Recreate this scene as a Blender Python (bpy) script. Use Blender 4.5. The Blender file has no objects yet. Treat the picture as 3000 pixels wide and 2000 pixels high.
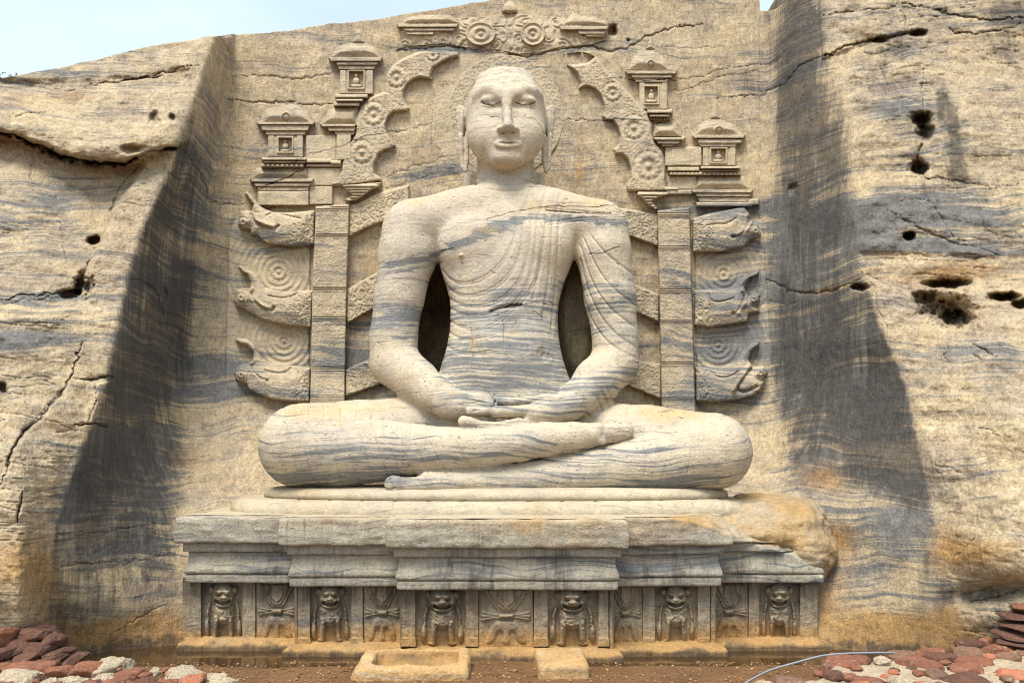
import bpy, math, random
import numpy as np
from mathutils import Vector
random.seed(4)
SC = bpy.context.scene
COL = SC.collection

# ------------------------------------------------------------------ camera
TILT = math.radians(8.2); F = 2300.0; ZC = 1.77
CT, ST = math.cos(TILT), math.sin(TILT)
cam_d = bpy.data.cameras.new("camera"); cam = bpy.data.objects.new("camera", cam_d); COL.objects.link(cam)
cam.location = (0, 0, ZC); cam.rotation_euler = (math.pi / 2 + TILT, 0, 0)
cam_d.sensor_width = 36; cam_d.lens = 36 * F / 3000; cam_d.clip_end = 3000; cam_d.clip_start = 0.05
SC.camera = cam

# ------------------------------------------------------------------ sky, sun, exposure
SUN_EL, SUN_AZ = math.radians(63), math.radians(203)      # high, behind the viewer and a little to the left
w = bpy.data.worlds.new("World"); SC.world = w; w.use_nodes = True
nt = w.node_tree; nt.nodes.clear()
o_ = nt.nodes.new("ShaderNodeOutputWorld"); bg = nt.nodes.new("ShaderNodeBackground")
sky = nt.nodes.new("ShaderNodeTexSky"); sky.sky_type = 'NISHITA'; sky.sun_disc = False
sky.sun_elevation = SUN_EL; sky.sun_rotation = SUN_AZ; sky.air_density = 1.0; sky.dust_density = 2.5; sky.ozone_density = 1.0
tc = nt.nodes.new("ShaderNodeTexCoord"); mpw = nt.nodes.new("ShaderNodeMapping"); mpw.inputs['Scale'].default_value = (1.2, 1.2, 2.6)
cn = nt.nodes.new("ShaderNodeTexNoise"); cn.inputs['Scale'].default_value = 1.6; cn.inputs['Detail'].default_value = 6; cn.inputs['Roughness'].default_value = 0.55
cr = nt.nodes.new("ShaderNodeValToRGB"); cr.color_ramp.elements[0].position = 0.30; cr.color_ramp.elements[1].position = 0.70
cr.color_ramp.elements[0].color = (0.44, 0.44, 0.44, 1); cr.color_ramp.elements[1].color = (0.66, 0.66, 0.66, 1)
mxw = nt.nodes.new("ShaderNodeMix"); mxw.data_type = 'RGBA'
mxw.inputs['B'].default_value = (8.0, 9.6, 10.5, 1)               # thin bright cloud
nt.links.new(tc.outputs['Generated'], mpw.inputs['Vector']); nt.links.new(mpw.outputs['Vector'], cn.inputs['Vector'])
nt.links.new(cn.outputs['Fac'], cr.inputs['Fac']); nt.links.new(cr.outputs['Color'], mxw.inputs['Factor'])
nt.links.new(sky.outputs['Color'], mxw.inputs['A'])
nt.links.new(mxw.outputs['Result'], bg.inputs['Color']); bg.inputs['Strength'].default_value = 0.074
nt.links.new(bg.outputs['Background'], o_.inputs['Surface'])
sl = bpy.data.lights.new("sun", 'SUN'); sun = bpy.data.objects.new("sun", sl); COL.objects.link(sun)
sl.energy = 2.4; sl.angle = math.radians(24); sl.color = (1.0, 0.955, 0.88)
sd_ = Vector((math.sin(SUN_AZ) * math.cos(SUN_EL), math.cos(SUN_AZ) * math.cos(SUN_EL), math.sin(SUN_EL)))
sun.rotation_euler = sd_.to_track_quat('Z', 'Y').to_euler(); sun.location = (0, 0, 30)
SC.view_settings.view_transform = 'Standard'; SC.view_settings.look = 'None'
SC.view_settings.gamma = 1.0; SC.view_settings.exposure = 1.13
try:
    SC.cycles.max_bounces = 5; SC.cycles.diffuse_bounces = 3; SC.cycles.use_denoising = True; SC.cycles.filter_width = 1.05
except Exception: pass

# ------------------------------------------------------------------ numeric helpers
def unproj(px, py, Y):
    """point at depth Y (metres in front of the viewer) on the sight line through photo point px, py"""
    v = (1000.0 - py) / F; u = (px - 1500.0) / F
    t = Y / (CT - v * ST)
    return np.stack(np.broadcast_arrays(u * t, Y + 0 * t, ZC + (ST + v * CT) * t), -1)
def proj(X):
    fw = X[:, 1] * CT + (X[:, 2] - ZC) * ST; up = -X[:, 1] * ST + (X[:, 2] - ZC) * CT
    return 1500 + F * X[:, 0] / fw, 1000 - F * up / fw
def mpp(py, Y):
    v = (1000.0 - py) / F
    return Y / (CT - v * ST) / F
rng = np.random.default_rng(7)
NT = rng.random((64, 64, 64)).astype(np.float32)
def vn(x, y, z):
    x = np.asarray(x, np.float32); y = np.asarray(y, np.float32); z = np.asarray(z, np.float32)
    x, y, z = np.broadcast_arrays(x, y, z)
    xi = np.floor(x).astype(np.int32); yi = np.floor(y).astype(np.int32); zi = np.floor(z).astype(np.int32)
    fx = x - xi; fy = y - yi; fz = z - zi
    fx = fx * fx * (3 - 2 * fx); fy = fy * fy * (3 - 2 * fy); fz = fz * fz * (3 - 2 * fz)
    x0 = xi & 63; x1 = (xi + 1) & 63; y0 = yi & 63; y1 = (yi + 1) & 63; z0 = zi & 63; z1 = (zi + 1) & 63
    c00 = NT[x0, y0, z0] * (1 - fx) + NT[x1, y0, z0] * fx; c10 = NT[x0, y1, z0] * (1 - fx) + NT[x1, y1, z0] * fx
    c01 = NT[x0, y0, z1] * (1 - fx) + NT[x1, y0, z1] * fx; c11 = NT[x0, y1, z1] * (1 - fx) + NT[x1, y1, z1] * fx
    return (c00 * (1 - fy) + c10 * fy) * (1 - fz) + (c01 * (1 - fy) + c11 * fy) * fz
def fbm(x, y, z, o=4, g=0.5):
    s = 0; a = 1; t = 0
    for i in range(o):
        k = 2.03 ** i
        s = s + a * vn(x * k + 17 * i, y * k + 5 * i, z * k + 31 * i); t += a; a *= g
    return s / t - 0.5                                             # about -0.35 .. 0.35
def sst(a, b, x):
    t = np.clip((x - a) / (b - a), 0, 1); return t * t * (3 - 2 * t)
def polyline_d(px, py, pts):
    """distance to a polyline, and the share of its length at the nearest point"""
    best = np.full(px.shape, 1e9, np.float32); tt = np.zeros(px.shape, np.float32); n = len(pts) - 1
    for i in range(n):
        ax, ay = pts[i]; bx, by = pts[i + 1]; ex, ey = bx - ax, by - ay
        t = np.clip(((px - ax) * ex + (py - ay) * ey) / (ex * ex + ey * ey + 1e-9), 0, 1)
        d = np.hypot(px - ax - t * ex, py - ay - t * ey)
        m = d < best; best = np.where(m, d, best); tt = np.where(m, (i + t) / n, tt)
    return best, tt
def poly_sd(px, py, pts):
    """signed distance to a polygon, negative inside"""
    best = np.full(px.shape, 1e9, np.float32); ins = np.zeros(px.shape, bool); n = len(pts)
    for i in range(n):
        ax, ay = pts[i]; bx, by = pts[(i + 1) % n]; ex, ey = bx - ax, by - ay
        t = np.clip(((px - ax) * ex + (py - ay) * ey) / (ex * ex + ey * ey + 1e-9), 0, 1)
        best = np.minimum(best, np.hypot(px - ax - t * ex, py - ay - t * ey))
        if abs(ey) > 1e-9:
            c = ((ay > py) != (by > py)) & (px < ex * (py - ay) / ey + ax); ins ^= c
    return np.where(ins, -best, best)
def smooth_pts(pts, n=3, closed=False):
    p = np.array(pts, float)
    for _ in range(n):
        if closed: q = np.roll(p, -1, 0); p = np.stack([p * .75 + q * .25, p * .25 + q * .75], 1).reshape(-1, 2)
        else:
            a, b = p[:-1], p[1:]
            m = np.stack([a * .75 + b * .25, a * .25 + b * .75], 1).reshape(-1, 2)
            p = np.concatenate([p[:1], m, p[-1:]])
    return [tuple(r) for r in p]
class Field:
    """adds up soft features on scattered photo points, touching only those near each feature"""
    def __init__(s, px, py): s.px = px; s.py = py
    def near(s, pts, m):
        a = np.array(pts); return np.nonzero((s.px > a[:, 0].min() - m) & (s.px < a[:, 0].max() + m) & (s.py > a[:, 1].min() - m) & (s.py < a[:, 1].max() + m))[0]
    def line(s, out, pts, w, amp, taper=True, jag=0, sharp=1.0):
        m = w * 3 + jag * 2; i = s.near(pts, m)
        if not len(i): return
        x = s.px[i]; y = s.py[i]
        if jag:
            x = x + jag * (vn(x / 14, y / 14, 1.5) - .5) * 2 + jag * .6 * (vn(x / 5, y / 5, 4.5) - .5); y = y + jag * (vn(x / 14, y / 14, 7.5) - .5) * 2 + jag * .6 * (vn(x / 5, y / 5, 9.5) - .5)
        d, t = polyline_d(x, y, pts)
        ww = w * (0.35 + 0.65 * np.sin(np.pi * np.clip(t, 0.02, 0.98))) if taper else w
        out[i] += amp * np.exp(-(d / ww) ** 2 * sharp)
    def blob(s, out, cx, cy, rx, ry, amp, rot=0, p=2):
        R = max(rx, ry) * 2.6; i = s.near([(cx, cy)], R)
        if not len(i): return
        c, sn = math.cos(math.radians(rot)), math.sin(math.radians(rot))
        dx = s.px[i] - cx; dy = s.py[i] - cy
        q = ((dx * c + dy * sn) / rx) ** 2 + ((-dx * sn + dy * c) / ry) ** 2
        out[i] += amp * np.exp(-q ** (p / 2))
    def poly(s, out, pts, amp, soft):
        i = s.near(pts, soft * 2)
        if not len(i): return
        out[i] += amp * (1 - sst(-soft, soft, poly_sd(s.px[i], s.py[i], pts)))

# ------------------------------------------------------------------ object helpers
def mk(name, V, Q, mat, parent=None, mask=None, smooth=True, tris=False):
    me = bpy.data.meshes.new(name); V = np.ascontiguousarray(V, np.float32); Q = np.ascontiguousarray(Q, np.int32)
    k = Q.shape[1]; n = len(Q)
    me.vertices.add(len(V)); me.vertices.foreach_set("co", V.ravel())
    me.loops.add(n * k); me.loops.foreach_set("vertex_index", Q.ravel())
    me.polygons.add(n); me.polygons.foreach_set("loop_start", np.arange(0, n * k, k, dtype=np.int32))
    try: me.polygons.foreach_set("loop_total", np.full(n, k, np.int32))
    except Exception: pass
    me.polygons.foreach_set("use_smooth", np.full(n, smooth, bool))
    if mask is not None:
        a = me.attributes.new("mask", 'FLOAT_COLOR', 'POINT'); a.data.foreach_set("color", np.ascontiguousarray(np.clip(mask, -1, 2), np.float32).ravel())
    me.update(calc_edges=True); me.validate()
    if mat: me.materials.append(mat)
    o = bpy.data.objects.new(name, me); COL.objects.link(o)
    if parent: o.parent = parent; o.matrix_parent_inverse = parent.matrix_world.inverted()
    return o
def tag(o, label=None, cat=None, group=None, kind=None):
    if label: o["label"] = label
    if cat: o["category"] = cat
    if group: o["group"] = group
    if kind: o["kind"] = kind
    return o
def thing(name, label, cat, loc, group=None):
    o = bpy.data.objects.new(name, None); o.location = loc; o.empty_display_size = .2; COL.objects.link(o)
    bpy.context.view_layer.update()
    return tag(o, label, cat, group)
def grid_quads(nr, nc):
    i = np.arange(nr * nc).reshape(nr, nc)
    return np.stack([i[:-1, :-1], i[1:, :-1], i[1:, 1:], i[:-1, 1:]], -1).reshape(-1, 4)
def vnormals(V, Q):
    n = np.zeros_like(V); fn = np.cross(V[Q[:, 2]] - V[Q[:, 0]], V[Q[:, 3]] - V[Q[:, 1]])
    for k in range(4):
        for c in range(3): n[:, c] += np.bincount(Q[:, k], fn[:, c], len(V))
    return n / (np.linalg.norm(n, axis=1, keepdims=True) + 1e-12)

# ------------------------------------------------------------------ materials
class NB:
    def __init__(s, name):
        s.m = bpy.data.materials.new(name); s.m.use_nodes = True; s.t = s.m.node_tree; s.t.nodes.clear()
        s.out = s.n("ShaderNodeOutputMaterial"); s.b = s.n("ShaderNodeBsdfPrincipled"); s.l(s.b.outputs[0], s.out.inputs[0])
        s.pos = s.n("ShaderNodeNewGeometry").outputs['Position']
    def n(s, k): return s.t.nodes.new(k)
    def l(s, a, b): s.t.links.new(a, b)
    def put(s, i, v):
        if isinstance(v, (int, float)): i.default_value = v
        elif isinstance(v, tuple): i.default_value = v if len(v) == len(i.default_value) else v + (1,)
        else: s.l(v, i)
    def math(s, op, a, b=0.0, c=None, clamp=False):
        n = s.n("ShaderNodeMath"); n.operation = op; n.use_clamp = clamp; s.put(n.inputs[0], a); s.put(n.inputs[1], b)
        if c is not None: s.put(n.inputs[2], c)
        return n.outputs[0]
    def vmul(s, v, k, rot=(0, 0, 0), loc=(0, 0, 0)):
        n = s.n("ShaderNodeMapping"); s.l(v, n.inputs['Vector']); n.inputs['Scale'].default_value = k; n.inputs['Rotation'].default_value = rot; n.inputs['Location'].default_value = loc
        return n.outputs[0]
    def noise(s, v, sc, det=4, ro=.55, dis=0.0):
        n = s.n("ShaderNodeTexNoise"); s.l(v, n.inputs['Vector']); n.inputs['Scale'].default_value = sc; n.inputs['Detail'].default_value = det
        n.inputs['Roughness'].default_value = ro; n.inputs['Distortion'].default_value = dis; return n.outputs['Fac']
    def vor(s, v, sc, feat='F1'):
        n = s.n("ShaderNodeTexVoronoi"); n.feature = feat; s.l(v, n.inputs['Vector']); n.inputs['Scale'].default_value = sc; return n.outputs['Distance']
    def ramp(s, f, a, b, va=0.0, vb=1.0):
        n = s.n("ShaderNodeMapRange"); n.interpolation_type = 'SMOOTHSTEP'; s.put(n.inputs['Value'], f)
        n.inputs['From Min'].default_value = a; n.inputs['From Max'].default_value = b; n.inputs['To Min'].default_value = va; n.inputs['To Max'].default_value = vb
        return n.outputs[0]
    def mix(s, f, a, b, mode='MIX'):
        n = s.n("ShaderNodeMix"); n.data_type = 'RGBA'; n.blend_type = mode; s.put(n.inputs['Factor'], f); s.put(n.inputs['A'], a); s.put(n.inputs['B'], b)
        return n.outputs['Result']
    def bump(s, h, st, dist, nrm=None):
        n = s.n("ShaderNodeBump"); s.put(n.inputs['Height'], h); n.inputs['Strength'].default_value = st; n.inputs['Distance'].default_value = dist
        if nrm is not None: s.l(nrm, n.inputs['Normal'])
        return n.outputs[0]

def stone(name, base=(.50, .40, .26), base2=(.44, .36, .28), grey=(.180, .172, .158), ochre=(.40, .23, .085), dark=(.058, .053, .049),
          lam=.45, greyk=1.0, streak=.8, tool=.5, pit=.5, mott=.35, rough=.88, tilt=.07, lamb=1.0, gk=(1.9, 1.5, .9), lum=.84, l3=54, warp=.7):
    """bedded gneiss: laminae, grey bands, ochre wash and black growth steered by the mesh's mask attribute"""
    k = NB(name); p = k.pos; sc_ = lambda c: tuple(q * lum for q in c); base, base2, grey, ochre = sc_(base), sc_(base2), sc_(grey), sc_(ochre)
    at = k.n("ShaderNodeAttribute"); at.attribute_name = "mask"; sp = k.n("ShaderNodeSeparateColor"); k.l(at.outputs['Color'], sp.inputs[0])
    mg, mo, md, mc = sp.outputs[0], sp.outputs[1], sp.outputs[2], at.outputs['Alpha']
    wn = k.n("ShaderNodeTexNoise"); k.l(p, wn.inputs['Vector']); wn.inputs['Scale'].default_value = .55; wn.inputs['Detail'].default_value = 3
    wv = k.n("ShaderNodeVectorMath"); wv.operation = 'MULTIPLY_ADD'; k.l(wn.outputs['Color'], wv.inputs[0]); wv.inputs[1].default_value = (0, 0, warp); k.l(p, wv.inputs[2])
    v = wv.outputs[0]
    lam1 = k.noise(k.vmul(v, (.6, .6, 19), (0, tilt, 0)), 1.0, 7, .68)
    lam2 = k.noise(k.vmul(v, (.24, .24, 4.2), (0, tilt, 0), (3, 1, 7)), 1.0, 5, .6)
    lam3 = k.noise(k.vmul(v, (1.3, 1.3, l3), (0, tilt * .85, 0), (1, 5, 2)), 1.0, 3, .6)
    mo1 = k.noise(p, 1.7, 8, .62); mo2 = k.noise(p, 7.0, 6, .65); gr = k.noise(p, 55, 4, .7)
    tl = k.noise(k.vmul(p, (30, 30, 9), (0, .35, 0)), 1.0, 3, .6)
    vs = k.noise(k.vmul(p, (8.5, 8.5, .5)), 1.0, 7, .70)
    c = k.mix(k.ramp(mo1, .36, .64), base, base2)
    c = k.mix(k.math('MULTIPLY', k.ramp(lam1, .45, .66), lam), c, sc_((.58, .50, .36)))
    gf = k.math('ADD', mg, k.math('MULTIPLY', k.math('SUBTRACT', lam1, .5), gk[0] * greyk))
    gf = k.math('ADD', gf, k.math('MULTIPLY', k.math('SUBTRACT', lam2, .5), gk[1] * greyk))
    gf = k.math('ADD', gf, k.math('MULTIPLY', k.math('SUBTRACT', lam3, .5), gk[2] * greyk))
    gf = k.math('ADD', gf, k.math('MULTIPLY', k.math('SUBTRACT', mo1, .5), .9 * greyk))
    c = k.mix(k.ramp(gf, .28, .80), c, grey)
    of = k.math('ADD', mo, k.math('MULTIPLY', k.math('SUBTRACT', mo1, .5), 1.3)); of = k.math('ADD', of, k.math('MULTIPLY', k.math('SUBTRACT', mo2, .5), .5))
    c = k.mix(k.ramp(of, .15, .95, 0, .92), c, ochre)
    df = k.math('ADD', md, k.math('MULTIPLY', k.math('SUBTRACT', vs, .5), 2.3 * streak)); df = k.math('ADD', df, k.math('MULTIPLY', k.math('SUBTRACT', mo2, .5), 1.1)); df = k.math('ADD', df, k.math('MULTIPLY', k.math('SUBTRACT', mo1, .5), 1.0)); df = k.math('ADD', df, k.math('MULTIPLY', k.math('SUBTRACT', gr, .5), .7))
    df = k.math('ADD', df, k.math('MULTIPLY', k.math('SUBTRACT', tl, .5), .6))
    vs2 = k.noise(k.vmul(p, (24, 24, 2.6), (0, .12, 0)), 1.0, 4, .65); df = k.math('ADD', df, k.math('MULTIPLY', k.math('SUBTRACT', vs2, .5), 1.5 * streak)); df = k.math('ADD', df, k.math('MULTIPLY', k.math('SUBTRACT', lam1, .5), .9 * streak))
    c = k.mix(k.ramp(df, .24, 1.02, 0, .92), c, k.mix(.38, dark, k.mix(1.0, c, (.50, .48, .47), 'MULTIPLY')))
    mt = k.math('MULTIPLY_ADD', k.math('SUBTRACT', mo2, .5), mott * 2.2, 1.0)
    mt = k.math('MULTIPLY', mt, k.math('MULTIPLY_ADD', k.math('SUBTRACT', gr, .5), mott * 2.5, 1.0))
    mt = k.math('MULTIPLY', mt, k.math('MULTIPLY_ADD', k.math('SUBTRACT', tl, .5), tool * 1.7, 1.0))
    cm = k.n("ShaderNodeCombineColor"); [k.l(mt, cm.inputs[i]) for i in range(3)]
    c = k.mix(1.0, c, cm.outputs[0], 'MULTIPLY')
    lines = k.ramp(lam3, .60, .72, 0, .85 * lam); c = k.mix(lines, c, (.10, .085, .075))
    sp1 = k.noise(k.vmul(p, (19, 19, 52), (0, -.25, 0)), 1.0, 2, .5); c = k.mix(k.ramp(sp1, .66, .73, 0, pit), c, (.05, .043, .038))
    sp2 = k.noise(k.vmul(p, (38, 38, 84), (0, .3, 0)), 1.0, 1, .5); c = k.mix(k.ramp(sp2, .70, .77, 0, pit), c, (.05, .043, .038))
    c = k.mix(k.ramp(mc, .15, .75), c, (.035, .028, .022))
    k.l(c, k.b.inputs['Base Color']); k.b.inputs['Roughness'].default_value = rough; k.b.inputs['Specular IOR Level'].default_value = .25
    n1 = k.bump(mo2, .45, .05); n2 = k.bump(lam1, .30 * lamb, .03, n1); n3 = k.bump(tl, min(1, tool * 1.3), .024, n2); n4 = k.bump(gr, .6, .016, n3)
    n5 = k.bump(k.math('MULTIPLY', k.ramp(sp1, .68, .76), -1), pit * .9, .02, n4)
    k.l(n5, k.b.inputs['Normal'])
    return k.m
# ================================================================== the cliff
ROWS = [-300, 0, 150, 300, 500, 700, 900, 1100, 1300, 1500, 1700, 1900, 2250]
KX = {  # crease lines running down the rock: photo x at each row
 'a': [-700] * 13,
 'b': [60] * 13,
 'c': [690, 685, 615, 565, 500, 403, 356, 318, 243, 168, 128, 150, 200],
 'd': [695, 692, 650, 618, 562, 500, 462, 425, 392, 345, 310, 320, 340],
 'e': [700, 699, 678, 660, 618, 600, 575, 545, 540, 530, 510, 500, 500],
 'f': [850] * 13, 'g': [1500] * 13, 'h': [2150] * 13,
 'i': [2262, 2262, 2250, 2246, 2240, 2238, 2243, 2252, 2265, 2300, 2400, 2430, 2430],
 'j': [2330, 2345, 2350, 2370, 2380, 2380, 2400, 2450, 2490, 2520, 2600, 2630, 2630],
 'k': [2400, 2420, 2450, 2490, 2515, 2520, 2560, 2650, 2700, 2735, 2790, 2830, 2850],
 'l': [2950] * 13, 'm': [3800] * 13}
KY = {
 'a': [9.2, 8.9, 8.6, 8.3, 7.7, 7.3, 6.95, 6.7, 6.45, 6.3, 6.25, 6.5, 6.5],
 'b': [9.4, 9.2, 8.95, 8.6, 8.05, 7.68, 7.33, 7.02, 6.78, 6.6, 6.5, 6.75, 6.8],
 'c': [9.6, 9.5, 9.2, 8.85, 8.45, 8.08, 7.75, 7.45, 7.2, 7.0, 6.9, 7.15, 7.0],
 'd': [9.8, 9.75, 9.55, 9.35, 9.15, 8.95, 8.75, 8.5, 8.1, 7.6, 7.3, 7.58, 7.5],
 'e': [10.1, 10., 9.9, 9.85, 9.75, 9.65, 9.6, 9.5, 9.1, 8.35, 7.95, 7.75, 7.75],
 'f': [10.1, 10., 9.9, 9.85, 9.75, 9.7, 9.65, 9.6, 9.3, 8.9, 8.5, 8.2, 8.2],
 'g': [10.1, 10., 9.9, 9.85, 9.75, 9.7, 9.65, 9.6, 9.5, 9.3, 9.2, 9, 9],
 'h': [10.1, 10., 9.9, 9.85, 9.75, 9.7, 9.65, 9.55, 9.35, 8.7, 8.3, 8.1, 8.1],
 'i': [10., 9.9, 9.85, 9.8, 9.7, 9.65, 9.55, 9.45, 9.1, 8.45, 7.9, 7.62, 7.6],
 'j': [9.6, 9.4, 9.3, 9.15, 9.05, 8.95, 8.85, 8.6, 8.25, 7.85, 7.55, 7.45, 7.45],
 'k': [9.4, 9.2, 8.95, 8.7, 8.45, 8.3, 8.1, 7.8, 7.52, 7.32, 7.15, 7.1, 7.1],
 'l': [9.1, 8.9, 8.65, 8.4, 8.1, 7.85, 7.5, 7.2, 6.95, 6.75, 6.65, 6.8, 6.8],
 'm': [8.7, 8.5, 8.2, 7.9, 7.5, 7.1, 6.8, 6.5, 6.3, 6.1, 6.0, 6.2, 6.2]}
GX = np.arange(-700, 3801, 4.0); GY = np.arange(-300, 2251, 4.0)
DT = np.zeros((len(GY), len(GX)), np.float32); ks = list(KX)
def rowinterp(tab, k): 
    y = np.interp(GY, ROWS, tab[k]); q = np.convolve(np.pad(y, 20, 'edge'), np.ones(41) / 41, 'valid'); return q
RX = {k: rowinterp(KX, k) for k in ks}; RY = {k: rowinterp(KY, k) for k in ks}
for r in range(len(GY)):
    DT[r] = np.interp(GX, [RX[k][r] for k in ks], [RY[k][r] for k in ks])
def blur(A, n, ax):
    k = np.ones(n) / n
    for _ in range(2):
        pad = [(0, 0), (0, 0)]; pad[ax] = (n // 2, n // 2); B = np.pad(A, pad, 'edge'); cs = np.cumsum(B, ax, dtype=np.float64)
        cs = np.concatenate([np.zeros_like(np.take(cs, [0], ax)), cs], ax)
        A = ((np.take(cs, range(n, cs.shape[ax]), ax) - np.take(cs, range(0, cs.shape[ax] - n), ax)) / n).astype(np.float32)
    return A
DS = blur(blur(DT, 5, 1), 5, 0); DB = blur(blur(DT, 23, 1), 15, 0)
wr = sst(2300, 2420, GX)[None, :] * (1 - sst(700, 1000, GY))[:, None]
DT = DS * (1 - wr) + DB * wr
def wallY(px, py):
    fx = np.clip((np.asarray(px, float) - GX[0]) / 4, 0, len(GX) - 1.001); fy = np.clip((np.asarray(py, float) - GY[0]) / 4, 0, len(GY) - 1.001)
    ix = fx.astype(int); iy = fy.astype(int); fx = fx - ix; fy = fy - iy
    return (DT[iy, ix] * (1 - fx) + DT[iy, ix + 1] * fx) * (1 - fy) + (DT[iy + 1, ix] * (1 - fx) + DT[iy + 1, ix + 1] * fx) * fy
def edge_x(k, py): return np.interp(py, GY, RX[k])
SIL = [(-700, 330), (-300, 275), (0, 229), (115, 210), (217, 189), (332, 162), (446, 134), (612, 108), (675, 100), (700, 102), (842, 92), (969, 70), (1084, 61), (1148, 48), (1275, 28), (1416, 6),
       (1448, -1), (1600, -25), (1900, -50), (2190, -70), (2221, -50), (2227, 33), (2255, 32), (2280, 22), (2301, 8), (2309, -60), (2340, -100), (2600, -180), (3800, -280)]
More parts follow.
